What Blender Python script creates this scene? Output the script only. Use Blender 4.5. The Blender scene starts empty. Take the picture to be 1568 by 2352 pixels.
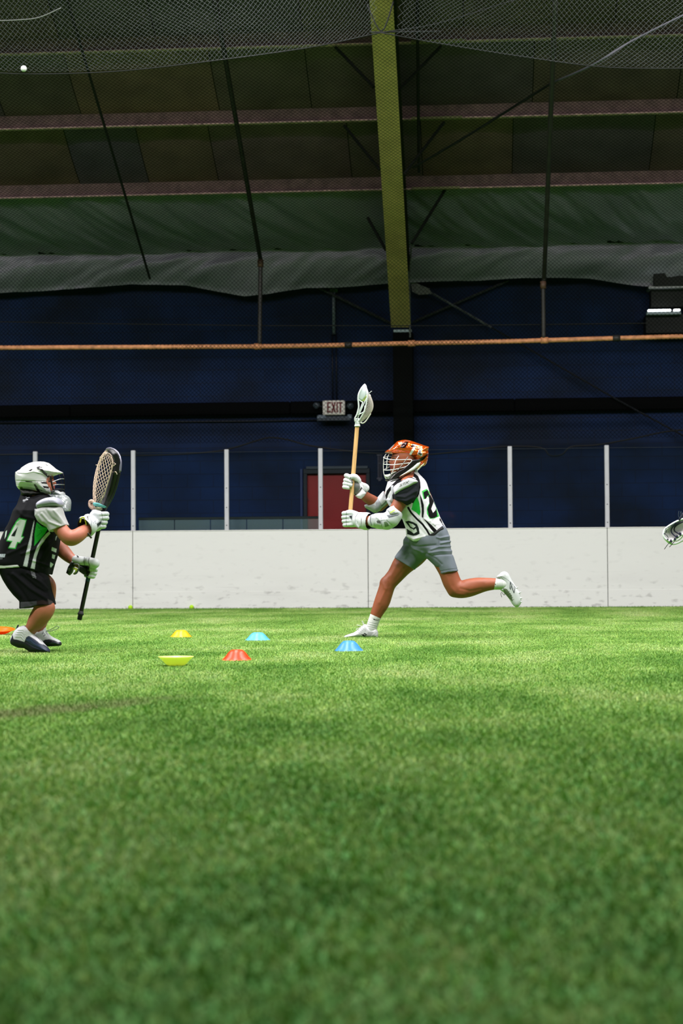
import bpy, math, random
import numpy as np
from mathutils import Vector, Matrix

random.seed(7)
RNG = np.random.default_rng(7)
SC = bpy.context.scene
COL = SC.collection

# ------------------------------------------------------------------ camera
W, H, F = 1568.0, 2352.0, 4000.0
EYE = np.array([0.0, 0.0, 0.60])
YAW, PITCH, ROLL = math.radians(4.4), math.atan(121 / F), 0.006
_fw = np.array([-math.sin(YAW) * math.cos(PITCH), math.cos(YAW) * math.cos(PITCH), math.sin(PITCH)])
_r0 = np.array([math.cos(YAW), math.sin(YAW), 0.0])
_u0 = np.cross(_r0, _fw)
_rt = _r0 * math.cos(ROLL) - _u0 * math.sin(ROLL)
_up = _u0 * math.cos(ROLL) + _r0 * math.sin(ROLL)

cd = bpy.data.cameras.new('camera')
cam = bpy.data.objects.new('camera', cd)
COL.objects.link(cam)
cam.matrix_world = Matrix(((_rt[0], _up[0], -_fw[0], EYE[0]), (_rt[1], _up[1], -_fw[1], EYE[1]),
                           (_rt[2], _up[2], -_fw[2], EYE[2]), (0, 0, 0, 1)))
cd.sensor_fit = 'VERTICAL'
cd.sensor_height = 36.0
cd.lens = F / H * 36.0
cd.clip_start = 0.05
cd.clip_end = 200
cd.dof.use_dof = True
cd.dof.focus_distance = 13.6
cd.dof.aperture_fstop = 2.9
SC.camera = cam

# ------------------------------------------------------------------ world, lamps, exposure
wd = bpy.data.worlds.new('world')
SC.world = wd
wd.use_nodes = True
wd.node_tree.nodes['Background'].inputs[0].default_value = (0.55, 0.62, 0.72, 1)
wd.node_tree.nodes['Background'].inputs[1].default_value = 0.035


def lamp(x, y, z, power, sx=1.2, sy=0.7, col=(1.0, 0.96, 0.975), tilt=0.0, spread=170):
    l = bpy.data.lights.new('high_bay_lamp', 'AREA')
    l.shape = 'RECTANGLE'
    l.size, l.size_y, l.energy, l.color = sx, sy, power, col
    l.spread = math.radians(spread)
    o = bpy.data.objects.new('high_bay_lamp', l)
    o.location = (x, y, z)
    o.rotation_euler = (tilt, 0, 0)
    COL.objects.link(o)
    return o


LAMP_ROWS = [(7.9, 390), (11.2, 350), (14.5, 320), (17.5, 80)]
for _y, _p in LAMP_ROWS:
    for _x in (-12.5, -7.5, -2.5, 2.5, 7.5):
        lamp(_x, _y, 8.2 if _y < 17 else 7.6, _p)

SC.view_settings.view_transform = 'Standard'
SC.view_settings.look = 'None'
SC.view_settings.gamma = 1.0
SC.view_settings.use_curve_mapping = False
SC.view_settings.exposure = 0.0
SC.cycles.use_denoising = True
SC.cycles.max_bounces = 8
SC.cycles.transparent_max_bounces = 16
SC.cycles.caustics_reflective = False
SC.cycles.caustics_refractive = False
SC.cycles.sample_clamp_indirect = 4.0


# ------------------------------------------------------------------ pixel <-> place
def ray(px, py):
    return _fw * F + _rt * (px - W / 2) + _up * (H / 2 - py)


def P(px, py, Y):
    d = ray(px, py)
    return EYE + d * (Y / d[1])


def G(px, py, z=0.0):
    d = ray(px, py)
    return EYE + d * ((z - EYE[2]) / d[2])


def proj(v):
    v = np.asarray(v, float) - EYE
    a, b, c = v @ _rt, v @ _up, v @ _fw
    return W / 2 + F * a / c, H / 2 - F * b / c


def lin(c):
    c = np.asarray(c, float) / 255.0
    return tuple(np.where(c <= 0.04045, c / 12.92, ((c + 0.055) / 1.055) ** 2.4))


# ------------------------------------------------------------------ materials
MATS = {}


def mat(name, col=(200, 200, 200), rough=0.6, metal=0.0, bump=0.0, bscale=60.0, var=0.0, vscale=6.0,
        vc=False, spec=0.5, alpha=1.0, coat=0.0, sheen=0.0, sss=0.0, stretch=None):
    if name in MATS:
        return MATS[name]
    m = bpy.data.materials.new(name)
    m.use_nodes = True
    nt = m.node_tree
    N, L = nt.nodes, nt.links
    b = N['Principled BSDF']
    b.inputs['Roughness'].default_value = rough
    b.inputs['Metallic'].default_value = metal
    b.inputs['Specular IOR Level'].default_value = spec
    b.inputs['Coat Weight'].default_value = coat
    b.inputs['Sheen Weight'].default_value = sheen
    if sss:
        b.inputs['Subsurface Weight'].default_value = sss
        b.inputs['Subsurface Radius'].default_value = (0.01, 0.004, 0.002)
        b.inputs['Subsurface Scale'].default_value = 1.0
    geo = N.new('ShaderNodeNewGeometry')
    src = geo.outputs['Position']
    if stretch:
        mp = N.new('ShaderNodeMapping')
        mp.inputs['Scale'].default_value = stretch
        L.new(src, mp.inputs['Vector'])
        src = mp.outputs[0]
    if vc:
        a = N.new('ShaderNodeAttribute')
        a.attribute_name = 'Col'
        csock = a.outputs['Color']
    else:
        rgb = N.new('ShaderNodeRGB')
        rgb.outputs[0].default_value = (*lin(col), 1)
        csock = rgb.outputs[0]
    if var > 0:
        n = N.new('ShaderNodeTexNoise')
        n.inputs['Scale'].default_value = vscale
        n.inputs['Detail'].default_value = 5
        L.new(src, n.inputs['Vector'])
        mr = N.new('ShaderNodeMapRange')
        mr.inputs['From Min'].default_value = 0.3
        mr.inputs['From Max'].default_value = 0.7
        mr.inputs['To Min'].default_value = 1 - var
        mr.inputs['To Max'].default_value = 1 + var
        L.new(n.outputs['Fac'], mr.inputs[0])
        mx = N.new('ShaderNodeVectorMath')
        mx.operation = 'SCALE'
        L.new(csock, mx.inputs[0])
        L.new(mr.outputs[0], mx.inputs['Scale'])
        csock = mx.outputs[0]
    L.new(csock, b.inputs['Base Color'])
    if bump > 0:
        n = N.new('ShaderNodeTexNoise')
        n.inputs['Scale'].default_value = bscale
        n.inputs['Detail'].default_value = 3
        L.new(src, n.inputs['Vector'])
        bp = N.new('ShaderNodeBump')
        bp.inputs['Strength'].default_value = bump
        bp.inputs['Distance'].default_value = 0.01
        L.new(n.outputs['Fac'], bp.inputs['Height'])
        L.new(bp.outputs[0], b.inputs['Normal'])
    MATS[name] = m
    return m


def glass_mat(name, tint=(0.92, 0.97, 0.96), fac=0.10, rough=0.03, milk=0.0):
    if name in MATS:
        return MATS[name]
    m = bpy.data.materials.new(name)
    m.use_nodes = True
    N, L = m.node_tree.nodes, m.node_tree.links
    N.clear()
    out = N.new('ShaderNodeOutputMaterial')
    tr = N.new('ShaderNodeBsdfTransparent')
    tr.inputs[0].default_value = (*tint, 1)
    gl = N.new('ShaderNodeBsdfGlossy')
    gl.inputs['Roughness'].default_value = rough
    fr = N.new('ShaderNodeFresnel')
    fr.inputs['IOR'].default_value = 1.45
    mul = N.new('ShaderNodeMath')
    mul.operation = 'MULTIPLY_ADD'
    mul.inputs[1].default_value = 0.3
    mul.inputs[2].default_value = fac
    L.new(fr.outputs[0], mul.inputs[0])
    mx = N.new('ShaderNodeMixShader')
    L.new(mul.outputs[0], mx.inputs[0])
    L.new(tr.outputs[0], mx.inputs[1])
    L.new(gl.outputs[0], mx.inputs[2])
    last = mx.outputs[0]
    if milk > 0:
        df = N.new('ShaderNodeBsdfDiffuse')
        df.inputs[0].default_value = (0.75, 0.8, 0.8, 1)
        m2 = N.new('ShaderNodeMixShader')
        m2.inputs[0].default_value = milk
        L.new(last, m2.inputs[1])
        L.new(df.outputs[0], m2.inputs[2])
        last = m2.outputs[0]
    L.new(last, out.inputs[0])
    MATS[name] = m
    return m


# ------------------------------------------------------------------ objects
def root_loc(o):
    p = np.zeros(3)
    while o is not None:
        p = p + np.array(o.location)
        o = o.parent
    return p


def tag(o, label=None, cat=None, group=None, kind=None):
    if label: o['label'] = label
    if cat: o['category'] = cat
    if group: o['group'] = group
    if kind: o['kind'] = kind
    return o


def thing(name, label, cat, loc=(0, 0, 0), group=None, kind=None):
    o = bpy.data.objects.new(name, None)
    o.empty_display_size = 0.1
    o.location = tuple(float(c) for c in loc)
    COL.objects.link(o)
    return tag(o, label, cat, group, kind)


def mesh_from(name, V, Fc, smooth=True, cols=None):
    V = np.asarray(V, np.float64)
    me = bpy.data.meshes.new(name)
    if isinstance(Fc, np.ndarray):
        n = len(Fc); k = Fc.shape[1]
        me.vertices.add(len(V))
        me.vertices.foreach_set('co', V.astype(np.float32).ravel())
        me.loops.add(n * k)
        me.loops.foreach_set('vertex_index', Fc.astype(np.int32).ravel())
        me.polygons.add(n)
        me.polygons.foreach_set('loop_start', np.arange(0, n * k, k, dtype=np.int32))
        me.update(calc_edges=True)
        me.validate()
    else:
        me.from_pydata([tuple(v) for v in V], [], Fc)
        me.update()
    if cols is not None:
        ca = me.color_attributes.new('Col', 'FLOAT_COLOR', 'POINT')
        c4 = np.ones((len(V), 4), np.float32)
        c4[:, :3] = cols
        ca.data.foreach_set('color', c4.ravel())
    if smooth:
        me.polygons.foreach_set('use_smooth', np.ones(len(me.polygons), bool))
    return me


def obj(name, V, Fc, m, parent=None, smooth=True, cols=None, label=None, cat=None, group=None, kind=None):
    V = np.asarray(V, float)
    if parent is not None:
        V = V - root_loc(parent)
    me = mesh_from(name, V, Fc, smooth, cols)
    me.materials.append(m)
    o = bpy.data.objects.new(name, me)
    if parent is not None:
        o.parent = parent
    COL.objects.link(o)
    return tag(o, label, cat, group, kind)


class MB:
    """collects vertices and faces of one mesh"""
    def __init__(s):
        s.V, s.F = [], []

    def add(s, V, F_):
        b = len(s.V)
        s.V += [tuple(v) for v in V]
        s.F += [tuple(i + b for i in f) for f in F_]
        return s

    def box(s, a, b):
        (x0, y0, z0), (x1, y1, z1) = a, b
        V = [(x0, y0, z0), (x1, y0, z0), (x1, y1, z0), (x0, y1, z0), (x0, y0, z1), (x1, y0, z1), (x1, y1, z1), (x0, y1, z1)]
        return s.add(V, [(0, 3, 2, 1), (4, 5, 6, 7), (0, 1, 5, 4), (1, 2, 6, 5), (2, 3, 7, 6), (3, 0, 4, 7)])

    def bbox(s, a, b, r=0.005):
        """box with chamfered edges: three crossed slabs hull"""
        a = np.minimum(a, b) + 0.0; b = np.maximum(a, b)
        r = min(r, *(abs(b - a) / 2.01))
        V = []; idx = {}
        for sx in (0, 1):
            for sy in (0, 1):
                for sz in (0, 1):
                    c = np.array([(a, b)[q][i] for i, q in enumerate((sx, sy, sz))])
                    for ax in range(3):
                        p = c.copy()
                        for o_ in range(3):
                            if o_ != ax:
                                p[o_] += r if (sx, sy, sz)[o_] == 0 else -r
                        idx[(sx, sy, sz, ax)] = len(V); V.append(p)
        Fs = []
        for ax in range(3):
            u, v = [i for i in range(3) if i != ax]
            for sgn in (0, 1):
                ring = []
                for (p, q) in ((0, 0), (1, 0), (1, 1), (0, 1)):
                    k = [0, 0, 0]; k[ax] = sgn; k[u] = p; k[v] = q
                    ring.append(idx[(*k, ax)])
                Fs.append(ring if (sgn == 1) == (ax != 1) else ring[::-1])
        for ax in range(3):          # edges along ax
            u, v = [i for i in range(3) if i != ax]
            for (p, q) in ((0, 0), (1, 0), (1, 1), (0, 1)):
                def K(t, w):
                    k = [0, 0, 0]; k[ax] = t; k[u] = p; k[v] = q
                    return idx[(*k, w)]
                Fs.append([K(0, u), K(1, u), K(1, v), K(0, v)])
        for sx in (0, 1):
            for sy in (0, 1):
                for sz in (0, 1):
                    Fs.append([idx[(sx, sy, sz, i)] for i in range(3)])
        return s.add(V, Fs)

    def tube(s, pts, r, n=6, closed=False, flat=1.0, up=None, cap=True):
        pts = np.asarray(pts, float)
        m = len(pts)
        rs = np.full(m, r) if np.isscalar(r) else np.asarray(r, float)
        T = np.zeros_like(pts)
        if closed:
            T = np.roll(pts, -1, 0) - np.roll(pts, 1, 0)
        else:
            T[1:-1] = pts[2:] - pts[:-2]; T[0] = pts[1] - pts[0]; T[-1] = pts[-1] - pts[-2]
        T /= np.linalg.norm(T, axis=1)[:, None] + 1e-12
        ref = np.array(up, float) if up is not None else np.array([0, 0, 1.0]) if abs(T[0][2]) < 0.9 else np.array([1.0, 0, 0])
        V = []
        for i in range(m):
            a = np.cross(T[i], ref)
            if np.linalg.norm(a) < 1e-6: a = np.cross(T[i], (1, 0, 0.1))
            a /= np.linalg.norm(a)
            b = np.cross(a, T[i])
            if up is None: ref = b
            for k in range(n):
                t = 2 * math.pi * k / n
                V.append(pts[i] + rs[i] * (math.cos(t) * a + flat * math.sin(t) * b))
        Fs = []
        for i in range(m if closed else m - 1):
            j = (i + 1) % m
            for k in range(n):
                l = (k + 1) % n
                Fs.append((i * n + k, j * n + k, j * n + l, i * n + l))
        if cap and not closed:
            Fs.append(tuple(range(n))); Fs.append(tuple((m - 1) * n + k for k in range(n))[::-1])
        return s.add(V, Fs)

    def lathe(s, prof, c, n=24, axis=(0, 0, 1), cap=False):
        ax = np.array(axis, float); ax /= np.linalg.norm(ax)
        a = np.cross(ax, (1, 0, 0) if abs(ax[0]) < 0.9 else (0, 1, 0)); a /= np.linalg.norm(a)
        b = np.cross(ax, a)
        V = []
        for (r, h) in prof:
            for k in range(n):
                t = 2 * math.pi * k / n
                V.append(np.array(c) + ax * h + r * (math.cos(t) * a + math.sin(t) * b))
        Fs = []
        for i in range(len(prof) - 1):
            for k in range(n):
                l = (k + 1) % n
                Fs.append((i * n + k, i * n + l, (i + 1) * n + l, (i + 1) * n + k))
        if cap:
            Fs.append(tuple(range(n))[::-1]); Fs.append(tuple((len(prof) - 1) * n + k for k in range(n)))
        return s.add(V, Fs)

    def ball(s, c, r, n=10, sc=(1, 1, 1)):
        pr = [(max(1e-4, math.sin(math.pi * i / n)) , -math.cos(math.pi * i / n)) for i in range(n + 1)]
        V = []; m = 2 * n
        for (q, h) in pr:
            for k in range(m):
                t = 2 * math.pi * k / m
                V.append((c[0] + r * sc[0] * q * math.cos(t), c[1] + r * sc[1] * q * math.sin(t), c[2] + r * sc[2] * h))
        Fs = [(i * m + k, i * m + (k + 1) % m, (i + 1) * m + (k + 1) % m, (i + 1) * m + k) for i in range(n) for k in range(m)]
        return s.add(V, Fs)

    def obj(s, name, m, parent=None, smooth=False, **kw):
        return obj(name, s.V, s.F, m, parent, smooth, **kw)


def smooth_pts(pts, n=4, closed=False):
    """Catmull-Rom through pts"""
    pts = np.asarray(pts, float)
    m = len(pts)
    out = []
    for i in range(m if closed else m - 1):
        g = (lambda k: pts[k % m]) if closed else (lambda k: pts[min(max(k, 0), m - 1)])
        p0, p1, p2, p3 = g(i - 1), g(i), g(i + 1), g(i + 2)
        for k in range(n):
            t = k / n
            out.append(0.5 * (2 * p1 + (p2 - p0) * t + (2 * p0 - 5 * p1 + 4 * p2 - p3) * t * t + (3 * p1 - p0 - 3 * p2 + p3) * t ** 3))
    if not closed:
        out.append(pts[-1])
    return np.array(out)


# ------------------------------------------------------------------ signed-distance modelling
def poly_sd(poly, X, Z):
    """signed distance to a closed polygon, negative inside"""
    poly = np.asarray(poly, float)
    d = np.full(X.shape, 1e9); ins = np.zeros(X.shape, bool)
    n = len(poly)
    for i in range(n):
        a, b = poly[i], poly[(i + 1) % n]
        e = b - a
        L2 = e @ e + 1e-18
        t = np.clip(((X - a[0]) * e[0] + (Z - a[1]) * e[1]) / L2, 0, 1)
        d = np.minimum(d, (X - a[0] - t * e[0]) ** 2 + (Z - a[1] - t * e[1]) ** 2)
        if a[1] != b[1]:
            c = ((a[1] > Z) != (b[1] > Z)) & (X < (b[0] - a[0]) * (Z - a[1]) / (b[1] - a[1]) + a[0])
            ins ^= c
    d = np.sqrt(d)
    return np.where(ins, -d, d)


def line_d(pts, X, Z):
    d = np.full(X.shape, 1e9)
    for a, b in zip(pts[:-1], pts[1:]):
        a = np.array(a, float); b = np.array(b, float); e = b - a
        t = np.clip(((X - a[0]) * e[0] + (Z - a[1]) * e[1]) / (e @ e + 1e-18), 0, 1)
        d = np.minimum(d, (X - a[0] - t * e[0]) ** 2 + (Z - a[1] - t * e[1]) ** 2)
    return np.sqrt(d)


class Vol:
    """A grid of signed distances for one continuous surface. Y0 = depth plane of the figure;
    points are given as (px, py, d): d metres behind (+) or before (-) that plane."""
    def __init__(s, Y0, vox):
        s.Y0, s.vox, s.ops = Y0, vox, []
        s.S = F / (Y0 + 0.0)            # pixels per metre

    def pt(s, p):
        return P(p[0], p[1], s.Y0 + (p[2] if len(p) > 2 else 0.0))

    def cap(s, a, b, ra, rb=None, k=0.0, op='add', sy=1.0):
        rb = ra if rb is None else rb
        s.ops.append(('cap', s.pt(a), s.pt(b), ra / s.S, rb / s.S, k / s.S, op, sy))
        return s

    def chain(s, pts, k=1.0, op='add', sub=1, sy=1.0):
        """pts: (px, py, d, r_px)"""
        pts = np.asarray(pts, float)
        if sub > 1: pts = smooth_pts(pts, sub)
        for a, b in zip(pts[:-1], pts[1:]):
            s.cap(a[:3], b[:3], a[3], b[3], k, op, sy)
        return s

    def ell(s, c, r, ang=0.0, k=0.0, op='add'):
        """ellipsoid; r in px (along, depth, across), ang turns it in the picture plane (deg)"""
        s.ops.append(('ell', s.pt(c), np.array(r, float) / s.S, math.radians(ang), k / s.S, op))
        return s

    def inf(s, poly, d, Wd, R, k=0.0, op='add', p=2.0, sm=0, wf=None):
        """rounded solid that fills the outline: half depth Wd metres, edge rounding R px"""
        poly = np.asarray(poly, float)
        if sm: poly = smooth_pts(poly, sm, closed=True)
        pw = np.array([P(a, b, s.Y0 + d) for a, b in poly])[:, [0, 2]]
        s.ops.append(('inf', pw, s.Y0 + d, Wd, R / s.S, k / s.S, op, p, wf))
        return s

    def cut(s, poly, d=0.0):
        return s.inf(poly, d, 0.6, 1.5, op='sub', p=8)

    def bounds(s, o):
        if o[0] == 'cap':
            r = max(o[3], o[4]) * max(1, o[7]); return np.minimum(o[1], o[2]) - r, np.maximum(o[1], o[2]) + r
        if o[0] == 'ell':
            r = max(o[2][0], o[2][2]); return o[1] - (r, o[2][1], r), o[1] + (r, o[2][1], r)
        pw = o[1]
        return np.array([pw[:, 0].min(), o[2] - o[3], pw[:, 1].min()]), np.array([pw[:, 0].max(), o[2] + o[3], pw[:, 1].max()])

    def run(s):
        bs = [s.bounds(o) for o in s.ops if o[6 if o[0] != 'ell' else 5] == 'add']
        lo = np.min([b[0] for b in bs], 0) - 4 * s.vox
        hi = np.max([b[1] for b in bs], 0) + 4 * s.vox
        n = np.ceil((hi - lo) / s.vox).astype(int) + 1
        f = np.full(n, 0.05, np.float32)
        ax = [lo[i] + s.vox * np.arange(n[i]) for i in range(3)]
        for o in s.ops:
            kk = o[4] if o[0] == 'ell' else o[5]
            op = o[5] if o[0] == 'ell' else o[6]
            b0, b1 = s.bounds(o)
            mg = kk + 3 * s.vox + 0.012
            i0 = np.clip(np.floor((b0 - mg - lo) / s.vox).astype(int), 0, n)
            i1 = np.clip(np.ceil((b1 + mg - lo) / s.vox).astype(int) + 1, 0, n)
            if (i1 <= i0).any(): continue
            X = ax[0][i0[0]:i1[0]][:, None, None]; Y = ax[1][i0[1]:i1[1]][None, :, None]; Z = ax[2][i0[2]:i1[2]][None, None, :]
            if o[0] == 'cap':
                a, b, ra, rb, sy = o[1], o[2], o[3], o[4], o[7]
                e = b - a; L2 = e @ e + 1e-12
                t = np.clip(((X - a[0]) * e[0] + (Y - a[1]) * e[1] + (Z - a[2]) * e[2]) / L2, 0, 1)
                d = np.sqrt((X - a[0] - t * e[0]) ** 2 + ((Y - a[1] - t * e[1]) / sy) ** 2 + (Z - a[2] - t * e[2]) ** 2) - (ra + (rb - ra) * t)
            elif o[0] == 'ell':
                c, r, g = o[1], o[2], o[3]
                x = (X - c[0]) * math.cos(g) - (Z - c[2]) * math.sin(g)
                z = (X - c[0]) * math.sin(g) + (Z - c[2]) * math.cos(g)
                q = np.sqrt((x / r[0]) ** 2 + ((Y - c[1]) / r[1]) ** 2 + (z / r[2]) ** 2)
                q2 = np.sqrt((x / r[0] ** 2) ** 2 + ((Y - c[1]) / r[1] ** 2) ** 2 + (z / r[2] ** 2) ** 2) + 1e-9
                d = q * (q - 1) / q2
            else:
                pw, yc, Wd, R, p, wf = o[1], o[2], o[3], o[4], o[7], o[8]
                X2, Z2 = np.meshgrid(ax[0][i0[0]:i1[0]], ax[2][i0[2]:i1[2]], indexing='ij')
                sd = poly_sd(pw, X2, Z2)
                Wm = Wd
                if wf is not None:
                    Wm = (wf(X2, Z2) * Wd)[:, None, :]
                u = np.maximum(0, 1 + sd / R)[:, None, :]
                v = np.abs(Y - yc) / Wm
                q = (u ** p + v ** p) ** (1 / p)
                d = (q - 1) * min(R, Wd)
                d = np.where(u > 1, np.maximum(d, sd[:, None, :]), d)
            d = d.astype(np.float32)
            sl = f[i0[0]:i1[0], i0[1]:i1[1], i0[2]:i1[2]]
            if op == 'sub':
                d = -d
                if kk > 0:
                    h = np.maximum(kk - np.abs(sl - d), 0) / kk
                    sl[...] = np.maximum(sl, d) + h * h * kk * 0.25
                else:
                    np.maximum(sl, d, out=sl)
            elif kk > 0:
                h = np.maximum(kk - np.abs(sl - d), 0) / kk
                sl[...] = np.minimum(sl, d) - h * h * kk * 0.25
            else:
                np.minimum(sl, d, out=sl)
        f[0] = f[-1] = 1; f[:, 0] = f[:, -1] = 1; f[:, :, 0] = f[:, :, -1] = 1
        return nets(f, lo, s.vox)


def nets(f, lo, vox):
    s = f < 0
    n = np.array(f.shape) - 1
    cnt = np.zeros(n, np.int8)
    for i in (0, 1):
        for j in (0, 1):
            for k in (0, 1):
                cnt += s[i:n[0] + i, j:n[1] + j, k:n[2] + k]
    act = (cnt > 0) & (cnt < 8)
    I = np.argwhere(act)
    idx = np.full(n, -1, np.int32)
    idx[act] = np.arange(len(I))
    C = [(i, j, k) for i in (0, 1) for j in (0, 1) for k in (0, 1)]
    val = np.stack([f[I[:, 0] + c[0], I[:, 1] + c[1], I[:, 2] + c[2]] for c in C], 1)
    acc = np.zeros((len(I), 3)); num = np.zeros(len(I))
    for a in range(8):
        for b in range(a + 1, 8):
            da = np.array(C[b]) - np.array(C[a])
            if np.abs(da).sum() != 1: continue
            va, vb = val[:, a], val[:, b]
            m = (va < 0) != (vb < 0)
            t = np.where(m, va / np.where(m, va - vb, 1), 0)
            acc += np.where(m[:, None], np.array(C[a]) + t[:, None] * da, 0)
            num += m
    V = lo + vox * (I + acc / num[:, None])
    Q = []
    for ax in range(3):
        u, v = [(1, 2), (2, 0), (0, 1)][ax]
        A = [slice(1, -1)] * 3
        s0 = s[tuple(slice(1, n[q]) if q != ax else slice(0, n[q]) for q in range(3))]
        s1 = s[tuple(slice(1, n[q]) if q != ax else slice(1, n[q] + 1) for q in range(3))]
        E = np.argwhere(s0 != s1)
        flip = s0[tuple(E.T)]
        off = np.array([0 if q == ax else 1 for q in range(3)])
        E = E + off
        def cell(du, dv):
            e = E.copy(); e[:, u] -= du; e[:, v] -= dv
            return idx[tuple(e.T)]
        q = np.stack([cell(1, 1), cell(0, 1), cell(0, 0), cell(1, 0)], 1)
        q[~flip] = q[~flip][:, ::-1]
        Q.append(q)
    Q = np.concatenate(Q)
    Q = Q[(Q >= 0).all(1)]
    return V, Q


def vnormals(V, Q):
    a = V[Q[:, 1]] - V[Q[:, 0]]; b = V[Q[:, 2]] - V[Q[:, 0]]
    fn = np.cross(a, b)
    N = np.zeros_like(V)
    for k in range(Q.shape[1]):
        for c in range(3):
            N[:, c] += np.bincount(Q[:, k], fn[:, c], len(V))
    return N / (np.linalg.norm(N, axis=1)[:, None] + 1e-12)


def relax(V, Q, it=2, lam=0.5):
    for _ in range(it):
        S = np.zeros_like(V); n = np.zeros(len(V))
        for k in range(4):
            a, b = Q[:, k], Q[:, (k + 1) % 4]
            for c in range(3):
                S[:, c] += np.bincount(a, V[b, c], len(V)) + np.bincount(b, V[a, c], len(V))
            n += np.bincount(a, minlength=len(V)) + np.bincount(b, minlength=len(V))
        V = V + lam * (S / np.maximum(n, 1)[:, None] - V)
    return V


def build(vol, name, m, parent, base=None, paint=(), folds=(), it=2, noise=0.0, nfreq=30.0, **kw):
    """paint: ('p', polygon, rgb[, side]) or ('l', points, width_px, rgb[, side]); side 'n' near half, 'f' far half.
    folds: (points, width_px, height_m) raised (or sunk) ridges."""
    V, Q = vol.run()
    V = relax(V, Q, it)
    X, Y = proj(V)
    N = vnormals(V, Q)
    if len(folds) or noise:
        disp = np.zeros(len(V))
        for (pts, w, hgt) in folds:
            d = line_d(pts, X, Y)
            disp += hgt * np.exp(-(d / w) ** 2)
        if noise:
            x, y, z = (V * nfreq).T
            disp += noise * (np.sin(x * 1.3 + 2 * np.sin(z * 0.9)) * np.sin(z * 1.1 + 1.7 * np.sin(y * 1.2 + x * .4)) + 0.5 * np.sin(2.3 * x + y * 1.9 + z * 2.1))
        V = V + N * disp[:, None]
    cols = None
    if base is not None:
        cols = np.tile(np.array(lin(base)), (len(V), 1))
        for it_ in paint:
            side = None
            if it_[0] == 'p':
                msk = np.clip(0.5 - poly_sd(it_[1], X, Y) / 0.7, 0, 1); c = it_[2]; side = it_[3] if len(it_) > 3 else None
            elif it_[0] == 'l':
                msk = np.clip((it_[2] / 2 - line_d(it_[1], X, Y)) / 0.7 + 0.5, 0, 1); c = it_[3]; side = it_[4] if len(it_) > 4 else None
            elif it_[0] == 'f':
                msk = it_[1](X, Y, V[:, 1] - vol.Y0); c = it_[2]
            if side == 'n': msk = msk * (N[:, 1] < 0.1)
            if side == 'f': msk = msk * (N[:, 1] > -0.1)
            cols = cols * (1 - msk[:, None]) + np.array(lin(c)) * msk[:, None]
    if cols is not None: cols = cols * 0.80
    return obj(name, V, Q, m, parent, True, cols, **kw)

# ================================================================== THE SETTING
YB = G(784, 1398)[1]                 # field face of the boards
YP = YB + 0.06                       # plane of pipes and hanging net
YW = YB + 2.7                        # block wall
X0, X1 = -13.0, 9.0

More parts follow.
